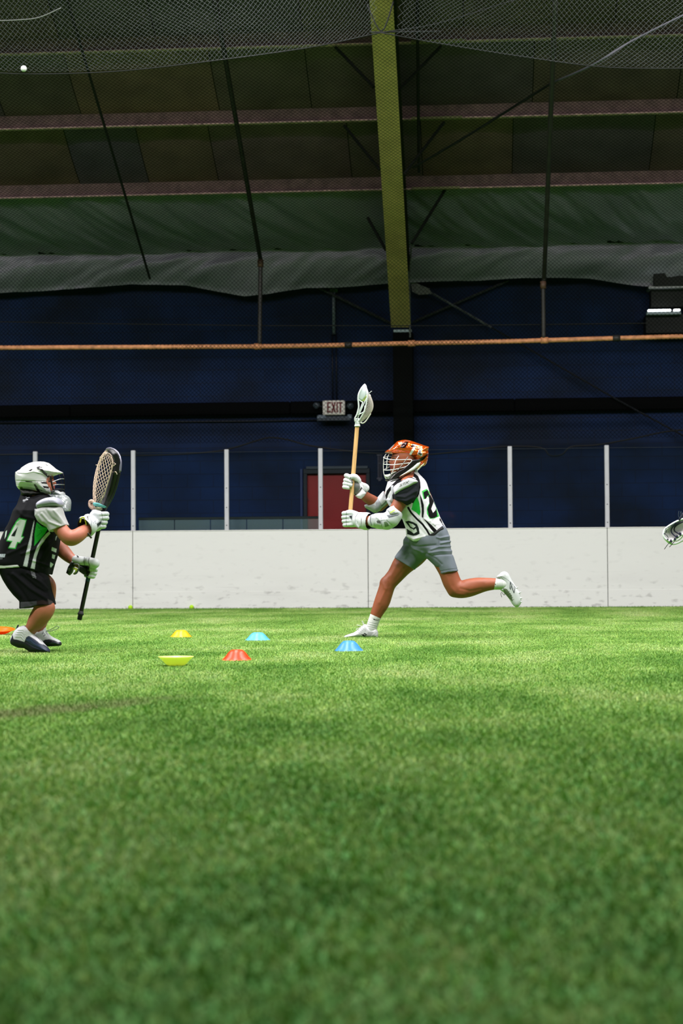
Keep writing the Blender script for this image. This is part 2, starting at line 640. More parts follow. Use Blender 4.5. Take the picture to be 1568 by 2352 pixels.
# ---- floor with turf
def turf_material():
    m = bpy.data.materials.new('turf')
    m.use_nodes = True
    N, L = m.node_tree.nodes, m.node_tree.links
    b = N['Principled BSDF']
    b.inputs['Roughness'].default_value = 0.7
    b.inputs['Specular IOR Level'].default_value = 0.12
    geo = N.new('ShaderNodeNewGeometry')
    def noise(scale, detail=3, sx=1.0, sy=1.0):
        mp = N.new('ShaderNodeMapping'); mp.inputs['Scale'].default_value = (sx, sy, 1)
        L.new(geo.outputs['Position'], mp.inputs[0])
        n = N.new('ShaderNodeTexNoise'); n.inputs['Scale'].default_value = scale; n.inputs['Detail'].default_value = detail
        L.new(mp.outputs[0], n.inputs['Vector'])
        return n.outputs['Fac']
    def ramp(sock, stops):
        r = N.new('ShaderNodeValToRGB')
        e = r.color_ramp.elements
        while len(e) < len(stops): e.new(0.5)
        for q, (p, c) in zip(e, stops): q.position = p; q.color = (*c, 1)
        L.new(sock, r.inputs[0]); return r.outputs[0]
    big = ramp(noise(1.3, 4, 1.0, 0.55), [(0.34, TURF_A), (0.5, TURF_B), (0.68, TURF_C)])
    fine = noise(38, 2)
    mr = N.new('ShaderNodeMapRange'); mr.inputs['From Min'].default_value = 0.3; mr.inputs['From Max'].default_value = 0.7
    mr.inputs['To Min'].default_value = 0.78; mr.inputs['To Max'].default_value = 1.22
    L.new(fine, mr.inputs[0])
    vm = N.new('ShaderNodeVectorMath'); vm.operation = 'SCALE'
    L.new(big, vm.inputs[0]); L.new(mr.outputs[0], vm.inputs['Scale'])
    at = N.new('ShaderNodeAttribute'); at.attribute_name = 'Col'
    mul = N.new('ShaderNodeVectorMath'); mul.operation = 'MULTIPLY'
    L.new(vm.outputs[0], mul.inputs[0]); L.new(at.outputs['Color'], mul.inputs[1])
    # a worn sandy patch
    c = G(60, 1640)
    sub = N.new('ShaderNodeVectorMath'); sub.operation = 'SUBTRACT'; sub.inputs[1].default_value = tuple(c)
    L.new(geo.outputs['Position'], sub.inputs[0])
    rot = N.new('ShaderNodeVectorRotate'); rot.inputs['Angle'].default_value = -1.05; rot.rotation_type = 'Z_AXIS'
    L.new(sub.outputs[0], rot.inputs[0])
    sc = N.new('ShaderNodeVectorMath'); sc.operation = 'MULTIPLY'; sc.inputs[1].default_value = (1 / 1.05, 1 / 0.22, 0)
    L.new(rot.outputs[0], sc.inputs[0])
    ln = N.new('ShaderNodeVectorMath'); ln.operation = 'LENGTH'; L.new(sc.outputs[0], ln.inputs[0])
    ad = N.new('ShaderNodeMath'); ad.operation = 'MULTIPLY_ADD'; ad.inputs[1].default_value = 1.6; 
    L.new(noise(9, 4), ad.inputs[0]); L.new(ln.outputs['Value'], ad.inputs[2])
    m2 = N.new('ShaderNodeMapRange'); m2.inputs['From Min'].default_value = 1.15; m2.inputs['From Max'].default_value = 1.9
    m2.inputs['To Min'].default_value = 0.8; m2.inputs['To Max'].default_value = 0
    L.new(ad.outputs[0], m2.inputs[0])
    mix = N.new('ShaderNodeMix'); mix.data_type = 'RGBA'
    L.new(m2.outputs[0], mix.inputs['Factor']); L.new(mul.outputs[0], mix.inputs['A'])
    mix.inputs['B'].default_value = (0.22, 0.23, 0.10, 1)
    L.new(mix.outputs['Result'], b.inputs['Base Color'])
    return m

TURF_A, TURF_B, TURF_C = (0.17, 0.355, 0.055), (0.31, 0.52, 0.105), (0.48, 0.63, 0.20)
TURF = turf_material()
MATS['turf'] = TURF
fl = MB().box((-20, -6, -0.1), (20, YB + 6, 0.0))
o = fl.obj('floor', mat('turf_backing', (56, 124, 32), 0.9, bump=0.4, bscale=300), kind='structure')

# turf pile: one square metre of blades, repeated over the field by geometry nodes
nb = 13500
bx = RNG.random((nb, 2)) - 0.5
ang = RNG.random(nb) * 2 * math.pi
hgt = 0.010 + 0.009 * RNG.random(nb)
lean = RNG.normal(0, 0.012, (nb, 2))
wd_ = 0.0018 + 0.0016 * RNG.random(nb)
V = np.zeros((nb, 3, 3))
V[:, 0, 0] = bx[:, 0] - np.cos(ang) * wd_; V[:, 0, 1] = bx[:, 1] - np.sin(ang) * wd_
V[:, 1, 0] = bx[:, 0] + np.cos(ang) * wd_; V[:, 1, 1] = bx[:, 1] + np.sin(ang) * wd_
V[:, 2, 0] = bx[:, 0] + lean[:, 0]; V[:, 2, 1] = bx[:, 1] + lean[:, 1]; V[:, 2, 2] = hgt
cv = np.repeat((0.75 + 0.4 * RNG.random(nb))[:, None], 3, 1)
cc = np.stack([cv * (0.82 + 0.38 * RNG.random((nb, 1))), cv, cv * (0.7 + 0.8 * RNG.random((nb, 1)))], 2)
cc[:, :2] *= 0.6
patch = mesh_from('turf_patch', V.reshape(-1, 3), np.arange(nb * 3).reshape(-1, 3), False, cc.reshape(-1, 3))
patch.materials.append(TURF)

gx, gy = np.meshgrid(np.arange(-8.5, 5.5, 1.0), np.arange(0.9, YB - 0.45, 1.0))
gy = gy + (YB - 0.5 - gy.max())
gp = np.stack([gx.ravel(), gy.ravel(), np.zeros(gx.size)], 1)
base = bpy.data.meshes.new('turf_pile'); base.from_pydata([tuple(p) for p in gp], [], [])
tp = bpy.data.objects.new('turf_pile', base); COL.objects.link(tp)
tag(tp, 'short green artificial turf pile covering the whole field', 'turf', kind='stuff')
pobj = bpy.data.objects.new('turf_pile_source', patch)     # not linked: only its mesh is repeated
ng = bpy.data.node_groups.new('turf_pile', 'GeometryNodeTree')
ng.interface.new_socket('Geometry', in_out='INPUT', socket_type='NodeSocketGeometry')
ng.interface.new_socket('Geometry', in_out='OUTPUT', socket_type='NodeSocketGeometry')
gi, go = ng.nodes.new('NodeGroupInput'), ng.nodes.new('NodeGroupOutput')
m2p = ng.nodes.new('GeometryNodeMeshToPoints')
iop = ng.nodes.new('GeometryNodeInstanceOnPoints')
oi = ng.nodes.new('GeometryNodeObjectInfo'); oi.inputs['Object'].default_value = pobj
rv = ng.nodes.new('FunctionNodeRandomValue'); rv.data_type = 'INT'
rv.inputs['Min'].default_value = 0; rv.inputs['Max'].default_value = 3
mu = ng.nodes.new('ShaderNodeMath'); mu.operation = 'MULTIPLY'; mu.inputs[1].default_value = math.pi / 2
cx = ng.nodes.new('ShaderNodeCombineXYZ')
ng.links.new(gi.outputs[0], m2p.inputs[0]); ng.links.new(m2p.outputs[0], iop.inputs['Points'])
ng.links.new(oi.outputs['Geometry'], iop.inputs['Instance'])
ng.links.new(rv.outputs[2], mu.inputs[0]); ng.links.new(mu.outputs[0], cx.inputs[2]); ng.links.new(cx.outputs[0], iop.inputs['Rotation'])
ng.links.new(iop.outputs[0], go.inputs[0])
md = tp.modifiers.new('pile', 'NODES'); md.node_group = ng

# ---- boards
zt = P(784, 1215.5, YB)[2]
board = thing('dasher_board', 'long white plastic arena board wall standing on the far edge of the turf', 'wall', (0, YB, 0))
M_board = bpy.data.materials.new('board_white'); M_board.use_nodes = True
N_, L_ = M_board.node_tree.nodes, M_board.node_tree.links
b_ = N_['Principled BSDF']; b_.inputs['Roughness'].default_value = 0.32
geo_ = N_.new('ShaderNodeNewGeometry')
def _nz(scale, st, det=4):
    mp = N_.new('ShaderNodeMapping'); mp.inputs['Scale'].default_value = st
    L_.new(geo_.outputs['Position'], mp.inputs[0])
    n = N_.new('ShaderNodeTexNoise'); n.inputs['Scale'].default_value = scale; n.inputs['Detail'].default_value = det
    L_.new(mp.outputs[0], n.inputs['Vector']); return n.outputs['Fac']
def _mr(s_, a, b, c, d):
    r = N_.new('ShaderNodeMapRange'); r.inputs[1].default_value = a; r.inputs[2].default_value = b
    r.inputs[3].default_value = c; r.inputs[4].default_value = d; L_.new(s_, r.inputs[0]); return r.outputs[0]
def _mul(a, b):
    r = N_.new('ShaderNodeMath'); r.operation = 'MULTIPLY'; L_.new(a, r.inputs[0]); L_.new(b, r.inputs[1]); return r.outputs[0]
sep = N_.new('ShaderNodeSeparateXYZ'); L_.new(geo_.outputs['Position'], sep.inputs[0])
low = _mr(sep.outputs[2], 0.0, 0.55, 1.0, 0.15)
scuff = _mul(_mr(_nz(7.0, (1, 1, 2.2), 6), 0.58, 0.70, 0, 0.8), low)
smear = _mul(_mr(_nz(1.5, (0.6, 1, 2.5), 3), 0.45, 0.75, 0, 0.30), low)
streak = _mul(_mr(_nz(5.0, (0.35, 1, 9), 4), 0.64, 0.72, 0, 0.3), low)
s1 = N_.new('ShaderNodeMath'); s1.operation = 'ADD'; L_.new(scuff, s1.inputs[0]); L_.new(smear, s1.inputs[1])
s2 = N_.new('ShaderNodeMath'); s2.operation = 'ADD'; s2.use_clamp = True; L_.new(s1.outputs[0], s2.inputs[0]); L_.new(streak, s2.inputs[1])
mx_ = N_.new('ShaderNodeMix'); mx_.data_type = 'RGBA'
mx_.inputs['A'].default_value = (0.80, 0.80, 0.775, 1); mx_.inputs['B'].default_value = (0.42, 0.41, 0.40, 1)
L_.new(s2.outputs[0], mx_.inputs['Factor']); L_.new(mx_.outputs['Result'], b_.inputs['Base Color'])

jx = [P(px, 1300, YB)[0] for px in (304.5, 845, 1395)]
jn = [jx[0] - 2 * (jx[1] - jx[0]), jx[0] - (jx[1] - jx[0])] + jx + [jx[2] + (jx[2] - jx[1]), jx[2] + 2 * (jx[2] - jx[1])]
M_joint = mat('joint_dark', (60, 58, 56), 0.9)
for a, b in zip(jn[:-1], jn[1:]):
    MB().bbox((a + 0.004, YB, -0.02), (b - 0.004, YB + 0.07, zt - 0.012), 0.004).obj('panel', M_board, board)
    MB().bbox((a + 0.002, YB - 0.006, zt - 0.014), (b - 0.002, YB + 0.09, zt), 0.005).obj('cap_rail', mat('cap_white', (232, 232, 228), 0.35), board)
    MB().bbox((a + 0.004, YB - 0.0015, -0.02), (b - 0.004, YB + 0.001, P(784, 1357, YB)[2]), 0.002).obj('kick_plate', M_board, board)
MB().box((jn[0], YB + 0.03, 0), (jn[-1], YB + 0.06, zt - 0.03)).obj('backing', M_joint, board)
# dark green turf fringe at the foot: ragged turf edge climbing the boards
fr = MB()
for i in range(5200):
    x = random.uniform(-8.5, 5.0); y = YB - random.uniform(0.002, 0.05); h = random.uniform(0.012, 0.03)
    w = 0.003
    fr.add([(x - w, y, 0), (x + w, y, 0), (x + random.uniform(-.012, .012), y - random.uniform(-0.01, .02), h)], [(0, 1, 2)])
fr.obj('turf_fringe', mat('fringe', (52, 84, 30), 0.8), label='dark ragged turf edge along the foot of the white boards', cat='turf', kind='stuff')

# ---- glass barrier: aluminium posts and clear panes
zg = P(784, 1029, YB)[2]
M_alu = mat('aluminium', (200, 200, 206), 0.45, 0.15, var=0.05, vscale=9)
M_bolt = mat('bolt', (70, 72, 76), 0.4, 0.6)
M_pane = glass_mat('pane_glass', (0.88, 0.95, 0.95), 0.0, 0.03)
barrier = thing('glass_barrier', 'clear arena glass in light grey metal posts on top of the white boards', 'barrier', (0, YB + .03, zt))
posts = [81, 306, 520.5, 736, 951, 1171, 1393.5]
pxs = [P(p, 1120, YB + .03)[0] for p in posts]
pxs = [pxs[0] - (pxs[1] - pxs[0])] + pxs + [pxs[-1] + (pxs[-1] - pxs[-2])]
for x in pxs:
    po = MB().bbox((x - 0.03, YB + 0.01, zt), (x + 0.03, YB + 0.06, zg), 0.006).obj('post', M_alu, barrier)
    for f_ in (0.06, 0.28, 0.52):
        MB().ball((x, YB + 0.008, zt + (zg - zt) * f_), 0.008, 5, (1, 0.5, 1)).obj('bolt', M_bolt, po)
for a, b in zip(pxs[:-1], pxs[1:]):
    MB().box((a + 0.02, YB + 0.03, zt), (b - 0.02, YB + 0.042, zg - 0.035)).obj('glass_pane', M_pane, barrier)
    MB().box((a + 0.03, YB + 0.029, zg - 0.038), (b - 0.03, YB + 0.043, zg - 0.0345)).obj('pane_edge', mat('pane_edge', (20, 34, 44), 0.4), barrier)

# ---- clear panels and dark top line standing in for a reflection in the glass
strip = thing('reflection_strip', 'low clear strip with black top line imitating a reflection in the glass left of the door', 'reflection', (P(520, 1200, YB + .3)[0], YB + .3, 0))
yl = YB + 0.30
a, b = P(318, 1200, yl)[0], P(733, 1200, yl)[0]
zs = P(520, 1193, yl)[2]
nn = 5
for i in range(nn):
    MB().box((a + (b - a) * i / nn + 0.006, yl, 0), (a + (b - a) * (i + 1) / nn - 0.006, yl + 0.008, zs)).obj('reflection_panel', glass_mat('reflection_haze', (0.8, 0.88, 0.86), 0.02, 0.2, 0.10), strip)
MB().bbox((a, yl - 0.006, zs), (b, yl + 0.02, zs + 0.035), 0.004).obj('reflection_line', mat('black_line', (9, 11, 14), 0.5), strip)
MB().bbox((a - 0.09, yl - 0.02, 0), (a - 0.045, yl + 0.03, P(318, 1190, yl)[2]), 0.004).obj(
    'wooden_stake', mat('stake_wood', (70, 50, 38), 0.8, var=.2, vscale=30), label='short brown wooden stake behind the glass at the left end of the reflection strip', cat='stake')

# ---- block wall
M_wall = bpy.data.materials.new('blue_block'); M_wall.use_nodes = True
N_, L_ = M_wall.node_tree.nodes, M_wall.node_tree.links
b_ = N_['Principled BSDF']; b_.inputs['Roughness'].default_value = 0.7; b_.inputs['Specular IOR Level'].default_value = 0.12
geo_ = N_.new('ShaderNodeNewGeometry')
r_ = N_.new('ShaderNodeValToRGB'); e_ = r_.color_ramp.elements
e_[0].position = 0.36; e_[0].color = (0.0100, 0.0165, 0.036, 1)
e_[1].position = 0.68; e_[1].color = (0.0125, 0.030, 0.100, 1)
L_.new(_nz(0.9, (1, 1, 1.3), 5), r_.inputs[0])
oi_ = N_.new('ShaderNodeObjectInfo')
mr_ = _mr(oi_.outputs['Random'], 0, 1, 0.93, 1.07)
vm_ = N_.new('ShaderNodeVectorMath'); vm_.operation = 'SCALE'; L_.new(r_.outputs[0], vm_.inputs[0]); L_.new(mr_, vm_.inputs['Scale'])
L_.new(vm_.outputs[0], b_.inputs['Base Color'])
bp_ = N_.new('ShaderNodeBump'); bp_.inputs['Strength'].default_value = 0.35; bp_.inputs['Distance'].default_value = 0.004
L_.new(_nz(90, (1, 1, 1), 3), bp_.inputs['Height']); L_.new(bp_.outputs[0], b_.inputs['Normal'])

ZE = 5.5
dx0, dx1 = P(697, 1200, YW)[0], P(850, 1200, YW)[0]       # door opening
dzt = P(770, 1076, YW)[2]
wall = MB()
wall.box((X0, YW + 0.003, -0.1), (dx0, YW + 0.25, ZE)); wall.box((dx1, YW + 0.003, -0.1), (X1, YW + 0.25, ZE))
wall.box((dx0, YW + 0.003, dzt), (dx1, YW + 0.25, ZE))
wall = wall.obj('wall_back', mat('mortar_blue', (17, 23, 40), 0.8), kind='structure')
bw, bh = 0.40, 0.20
blk = MB().bbox((-bw / 2 + 0.0025, 0, -bh / 2 + 0.0025), (bw / 2 - 0.0025, 0.02, bh / 2 - 0.0025), 0.002)
bme = mesh_from('block', blk.V, blk.F, False); bme.materials.append(M_wall)
inner, rest = [], MB()
for r in range(int(ZE / bh)):
    z = (r + 0.5) * bh
    for c in range(int((X1 - X0) / bw)):
        x = X0 + (c + 0.5 + 0.5 * (r % 2)) * bw
        if z - bh / 2 < dzt and dx0 - bw / 2 < x < dx1 + bw / 2:
            for xa, xb in ((x - bw / 2, min(x + bw / 2, dx0)), (max(x - bw / 2, dx1), x + bw / 2)):
                if xb - xa > .03: rest.bbox((xa + .0025, YW, z - bh / 2 + .0025), (xb - .0025, YW + .02, z + bh / 2 - .0025), .002)
            if z + bh / 2 > dzt + .02: rest.bbox((max(x - bw / 2, dx0) + .001, YW, dzt), (min(x + bw / 2, dx1) - .001, YW + .02, z + bh / 2 - .0025), .002)
            continue
        px, py = proj((x, YW, z))
        if -40 < px < 1608 and 620 < py < 1016:
            inner.append((abs(py - 700), x, z))
        else:
            rest.add(np.array(blk.V) + np.array([x, YW, z]), blk.F)
inner.sort()
for k, (_, x, z) in enumerate(inner):
    if k < 298:
        o = bpy.data.objects.new('block', bme); o.parent = wall; o.location = (x, YW, z); COL.objects.link(o)
    else:
        rest.add(np.array(blk.V) + np.array([x, YW, z]), blk.F)
rest.obj('block_courses', M_wall, wall, kind='stuff')

# side and rear walls of the hall, off camera
M_side = mat('side_wall', (26, 28, 32), 0.8, var=.15, vscale=1.5)
MB().box((-20.3, -6, 0), (-20, YW + .3, 14)).obj('wall_left', M_side, kind='structure')
MB().box((20, -6, 0), (20.3, YW + .3, 14)).obj('wall_right', M_side, kind='structure')
MB().box((-20, -6.3, 0), (20, -6, 14)).obj('wall_front', M_side, kind='structure')

# ---- door
door = thing('door_1', 'red steel door in a dark frame behind the glass below the exit sign', 'door', ((dx0 + dx1) / 2, YW, 0), kind='structure')
M_red = mat('door_red', (150, 8, 10), 0.45, var=0.12, vscale=2)
M_dark = mat('frame_dark', (17, 22, 34), 0.6)
xc = (dx0 + dx1) / 2
MB().bbox((dx0 + .05, YW + 0.03, 0.0), (dx1 - .05, YW + 0.08, dzt - 0.07), 0.006).obj('door_leaf', M_red, door)
for (p, q) in (((dx0, YW - .03, 0), (dx0 + .06, YW + .12, dzt)), ((dx1 - .06, YW - .03, 0), (dx1, YW + .12, dzt)),
               ((dx0, YW - .035, dzt - .08), (dx1, YW + .12, dzt))):
    MB().bbox(p, q, 0.006).obj('frame', M_dark, door)
MB().bbox((dx0 - .05, YW - .03, 0), (dx0 - .01, YW + .02, dzt), .004).obj('edge_trim', mat('blue_trim', (28, 45, 96), .5), door)
arc = [P(a, b, YW + 0.024) for a, b in ((715, 1083), (706, 1088), (701, 1097), (700.5, 1112), (702, 1126), (705, 1140), (709, 1150))]
MB().tube(smooth_pts(arc, 4), 0.009, 6, flat=1).obj('graffiti_arc', mat('graffiti_pale', (120, 62, 66), 0.6), door)  # raised tube traces the pale graffiti arc on the door
hz = P(700, 1078, YW)[2]
MB().bbox((P(703, 1072, YW)[0], YW - .05, dzt - .01), (P(845, 1066, YW)[0], YW - .0, dzt + .035), .005).obj('drip_head', mat('drip_grey', (52, 58, 70), .5), door)
MB().ball((dx1 - 0.14, YW - 0.0, 1.02), 0.035, 8).obj('handle', M_bolt, door)

# ---- faded marking on the wall right of the door: tall pale bar with tags (a faded vertical sign)
sg = thing('faded_sign', 'faded pale vertical sign on the blue wall just left of the orange helmet', 'sign', P(871, 1072, YW))
M_fade = mat('faded_paint', (82, 78, 92), 0.8, var=.25, vscale=25)
def wbox(px0, py0, px1, py1, t=0.012, m=M_fade, par=sg, nm='stroke', y=YW, **kw):
    a, b = P(px0, py0, y), P(px1, py1, y)
    return MB().bbox((a[0], y - t, b[2]), (b[0], y, a[2]), 0.003).obj(nm, m, par, **kw)
wbox(868, 1043, 876, 1101, .008, mat('faded_dim', (50, 46, 58), .8), nm='bar')
wbox(865, 1043, 878.5, 1047, .014); wbox(865, 1097, 878.5, 1101, .014)
wbox(867, 1047, 869.3, 1098, .014); wbox(875, 1047, 877.2, 1098, .014); wbox(868, 1063, 876, 1065.5, .014)
wbox(868.5, 1101, 875, 1105, .014)

# ---- plain black band along the wall, cables
def hband(name, pts, r, m, label, cat, y, n=8, **kw):
    return MB().tube([P(a, b, y) for a, b in pts], r, n, **kw).obj(name, m, smooth=True, label=label, cat=cat)
zb0, zb1 = P(784, 950, YW - .1)[2], P(784, 921, YW - .1)[2]
black_band = thing('dark_banding', 'long black trunking running along the blue wall behind the exit sign', 'banding', (0, YW, zb0))
x = X0
while x < X1:
    MB().bbox((x + .002, YW - 0.13, zb0), (x + 3.398 if x + 3.4 < X1 else X1, YW - .002, zb1), 0.015).obj('banding_length', mat('banding_black', (4, 5, 6), .8, spec=.08), black_band)
    x += 3.4
hband('dark_cable', [(-60, 971), (300, 969.5), (560, 967.5), (752, 964.5)], .012, M_dark, 'thin dark cable along the wall under the black trunking', 'cable', YW - .03)

# ---- exit sign
ye = YW - 0.2
es = thing('exit_sign', 'white EXIT sign with red letters and two side brackets imitating reflections on the blue wall', 'sign', P(767, 938, ye))
a, b = P(741, 920.5, ye), P(792, 953, ye)
MB().bbox((a[0], ye - .03, b[2]), (b[0], ye + .07, a[2]), 0.008).obj('housing', mat('sign_white', (240, 232, 226), .45, var=.1, vscale=12), es)
def strokes(par, segs, y, w, m, nm='letter'):
    for s_ in segs:
        mb_ = MB()
        for (p, q) in s_:
            A, B = P(*p, y), P(*q, y)
            d = (B - A); d /= np.linalg.norm(d); n_ = np.array([-d[2], 0, d[0]]) * w / 2
            V = [A - n_ - d * w * .3, B - n_ + d * w * .3, B + n_ + d * w * .3, A + n_ - d * w * .3]
            V = [v - np.array([0, .004, 0]) for v in V] + [v + np.array([0, .004, 0]) for v in V]
            mb_.add(V, [(3, 2, 1, 0), (4, 5, 6, 7), (0, 1, 5, 4), (1, 2, 6, 5), (2, 3, 7, 6), (3, 0, 4, 7)])
        mb_.obj(nm, m, par)
M_rl = mat('letter_red', (120, 10, 16), .5)
E = [((752.5, 925), (752.5, 946)), ((752.5, 925), (758.5, 925)), ((752.5, 935.3), (757.5, 935.3)), ((752.5, 946), (758.5, 946))]
Xl = [((762, 924.5), (769.5, 946.5)), ((769.5, 924.5), (762, 946.5))]
Il = [((774, 924.5), (774, 946.5))]
Tl = [((778, 925), (785, 925)), ((781.6, 925), (781.6, 946.5))]
strokes(es, [E, Xl, Il, Tl], ye - .033, .020, M_rl)
for sx, a0 in ((-1, (728, 931)), (1, (803, 932))):  # side brackets, ledge and clamps stand in for reflections round the sign
    c = P(*a0, ye); e1 = P(741 if sx < 0 else 792, 935, ye)
    MB().tube([e1, c], .012, 6).obj('bracket_arm', M_dark, es)
    MB().lathe([(0.012, -.05), (.035, -.03), (.05, .03), (.045, .045), (0.001, .04)], c, 14, axis=(sx * .5, -.8, -.3)).obj('bracket_head', mat('bracket_grey', (66, 74, 84), .35), es, smooth=True)
a, b = P(727, 956, ye), P(806, 966, ye)
MB().bbox((a[0], ye + .0, b[2]), (b[0], ye + .07, a[2]), .006).obj('bracket_ledge', mat('box_slate', (44, 56, 70), .4), es)
a, b = P(728, 953, ye), P(748, 962, ye)
MB().bbox((a[0], ye - .012, b[2]), (b[0], ye + .03, a[2]), .01).obj('clamp', mat('clamp_pale', (104, 116, 132), .5, var=.3, vscale=40), es)
a, b = P(797, 952, ye), P(808, 962, ye)
MB().bbox((a[0], ye - .012, b[2]), (b[0], ye + .03, a[2]), .01).obj('clamp', mat('clamp_pale'), es)

# ---- conduit to the sign
yc = YW - .04
cond = thing('conduit', 'vertical pipe on the blue wall above the exit sign, pale on top and dark below', 'pipe', P(767, 920, yc))
MB().tube([P(766, 648, yc), P(766.5, 768, yc)], .026, 10).obj('pale_length', mat('pipe_pale', (104, 112, 126), .4, var=.3, vscale=30), cond, smooth=True, label='pale grey upper length')
MB().bbox(P(757, 672, yc) - (0, .02, 0), P(775, 664, yc) + (0, .03, 0), .004).obj('clip', mat('pipe_pale'), cond)
for dx in (-4, 5):
    MB().tube([P(766.5 + dx, 766, yc), P(768 + dx, 918, yc)], .011, 8).obj('dark_length', mat('pipe_dark', (11, 16, 32), .5), cond, smooth=True)

# ---- steel column and sloping rafter
M_oliv = mat('rafter_paint', (232, 190, 136), 0.55, var=0.14, vscale=4)
M_coln = mat('column_dark', (8, 11, 10), 0.8, var=.2, vscale=3, spec=.08)
col_ = thing('steel_column', 'black steel column against the blue wall rising behind the orange helmet', 'column', (P(925, 1300, YW - .3)[0], YW - .3, 0))
ca, cb = P(902, 800, YW - .45)[0], P(947, 800, YW - .45)[0]
ztop = P(925, 757, YW - .45)[2]
MB().bbox((ca, YW - .46, 0), (cb, YW - .445, ztop), .003).obj('flange', M_coln, col_)
MB().bbox((ca, YW - .03, 0), (cb, YW - .015, ztop), .003).obj('flange', M_coln, col_)
MB().box(((ca + cb) / 2 - .006, YW - .45, 0), ((ca + cb) / 2 + .006, YW - .02, ztop)).obj('web', M_coln, col_)
MB().bbox((ca + .01, YW - .475, P(925, 763, YW - .47)[2]), (cb - .01, YW - .46, P(925, 757, YW - .47)[2]), .003).obj('bearing_plate', mat('plate_bright', (150, 168, 172), .4, .3), col_)

A0, A1 = P(898, 752, YW - .46), P(943, 752, YW - .46)
yk = YW - 6.6
B0, B1 = P(844, -60, yk), P(899, -60, yk)
raf = thing('rafter', 'olive painted steel rafter sloping up from the wall column towards the camera', 'beam', A0)
def plate(a0, a1, b1, b0, t):
    t = np.array(t, float)
    V = [a0, a1, b1, b0] + [np.array(v) + t for v in (a0, a1, b1, b0)]
    return MB().add(V, [(0, 1, 2, 3), (7, 6, 5, 4), (0, 4, 5, 1), (1, 5, 6, 2), (2, 6, 7, 3), (3, 7, 4, 0)])
plate(A0, A1, B1, B0, (0, .01, .02)).obj('bottom_flange', M_oliv, raf)
am, bm_ = (A0 + A1) / 2, (B0 + B1) / 2
plate(am + (-.008, 0, .01), am + (.008, 0, .01), bm_ + (.008, 0, .01), bm_ + (-.008, 0, .01), (0, .05, .85)).obj('web', mat('web_olive', (52, 54, 26), .6), raf)
plate(A0 + (0, .05, .85), A1 + (0, .05, .85), B1 + (0, .05, .85), B0 + (0, .05, .85), (0, 0, .02)).obj('top_flange', mat('web_olive'), raf)
pz = P(920, 694, YW - .48)
MB().tube([P(899, 693, YW - .49), P(941, 693, YW - .49)], .006, 5).obj('weld_seam', mat('weld', (150, 156, 120), .5), raf)
MB().tube([P(944, 568, YW - .9), P(940, 640, YW - .6), P(941.5, 775, YW - .5)], .013, 6).obj('edge_rod', mat('rod_grey', (110, 112, 110), .5, var=.5, vscale=20), raf)

# ---- ceiling: sloping deck, insulation panels between purlins
SL = 0.545
ZR0 = 4.92
def roofz(y): return ZR0 + (YW - y) * SL
ypur = []
for py in (437, 277, 102):
    lo_, hi_ = 10.0, YW
    for _ in range(40):
        mid = (lo_ + hi_) / 2
        d = ray(784, py); z = EYE[2] + d[2] / d[1] * mid
        if z > roofz(mid) - .12: hi_ = mid
        else: lo_ = mid
    ypur.append(lo_)
st_ = ypur[0] - ypur[1]
ypur += [ypur[2] - st_ * k for k in (1, 2, 3)]
M_deck = mat('deck', (24, 26, 20), .9)
yr = 14.0
ceil = MB().add([(-20, YW + .3, roofz(YW + .3) + .12), (20, YW + .3, roofz(YW + .3) + .12), (20, yr, roofz(yr) + .12), (-20, yr, roofz(yr) + .12),
                 (20, -6.3, roofz(yr) - 1), (-20, -6.3, roofz(yr) - 1)], [(0, 1, 2, 3), (3, 2, 4, 5)]).obj('ceiling', M_deck, kind='structure')
tones = [(122, 90, 104), (132, 96, 104), (108, 84, 110), (118, 92, 102), (128, 92, 116), (108, 86, 118), (142, 103, 108)]
M_pan = [mat('insulation_%d' % i, c, 0.5, var=.22, vscale=2.5, bump=.25, bscale=9) for i, c in enumerate(tones)]
edges = [YW] + ypur
for r, (ya, yb) in enumerate(zip(edges[:-1], edges[1:])):
    if r == 0: continue
    x = X0
    k = 0
    while x < X1:
        w = random.choice((1.0, 1.25, 1.9, 1.05))
        xe = x + w
        nx, ny = 5, 5
        V, Fs = [], []
        for j in range(ny + 1):
            for i in range(nx + 1):
                u, v = i / nx, j / ny
                y = ya + (yb - ya) * v
                V.append((x + .006 + (w - .012) * u + .0, y, roofz(y) + .05 - .10 * math.sin(math.pi * v) * (0.4 + .6 * math.sin(math.pi * u) ** .5)))
        for j in range(ny):
            for i in range(nx):
                q = j * (nx + 1) + i
                Fs.append((q, q + nx + 1, q + nx + 2, q + 1))
        obj('insulation_panel', V, Fs, M_pan[random.randrange(len(M_pan))], ceil)
        x = xe; k += 1

# ---- purlins
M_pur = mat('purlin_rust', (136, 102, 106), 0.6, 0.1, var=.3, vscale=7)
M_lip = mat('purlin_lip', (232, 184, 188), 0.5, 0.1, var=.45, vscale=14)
nth = ['lowest roof purlin, rusty grey, above the green eave sheet', 'second roof purlin from the bottom, rusty grey steel', 'third roof purlin up, rusty grey steel behind the pale net']
for i, y in enumerate(ypur[:4]):
    z = roofz(y)
    lab = nth[i] if i < 3 else 'topmost roof purlin at the upper edge of the view'
    pu = thing('purlin', lab, 'beam', (0, y, z), group='roof purlins')
    hh = 0.19
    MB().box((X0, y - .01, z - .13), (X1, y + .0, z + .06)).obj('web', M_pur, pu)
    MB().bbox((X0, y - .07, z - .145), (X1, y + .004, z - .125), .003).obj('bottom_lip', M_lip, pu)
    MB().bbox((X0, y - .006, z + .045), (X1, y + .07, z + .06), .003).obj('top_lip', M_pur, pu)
    cxp = P(925, 400, y)[0]
    MB().bbox((cxp + .12, y - .085, z - .15), (cxp + .80, y - .01, z - .115), .003).obj('splice_plate', mat('splice', (170, 152, 120), .6, var=.2), pu)

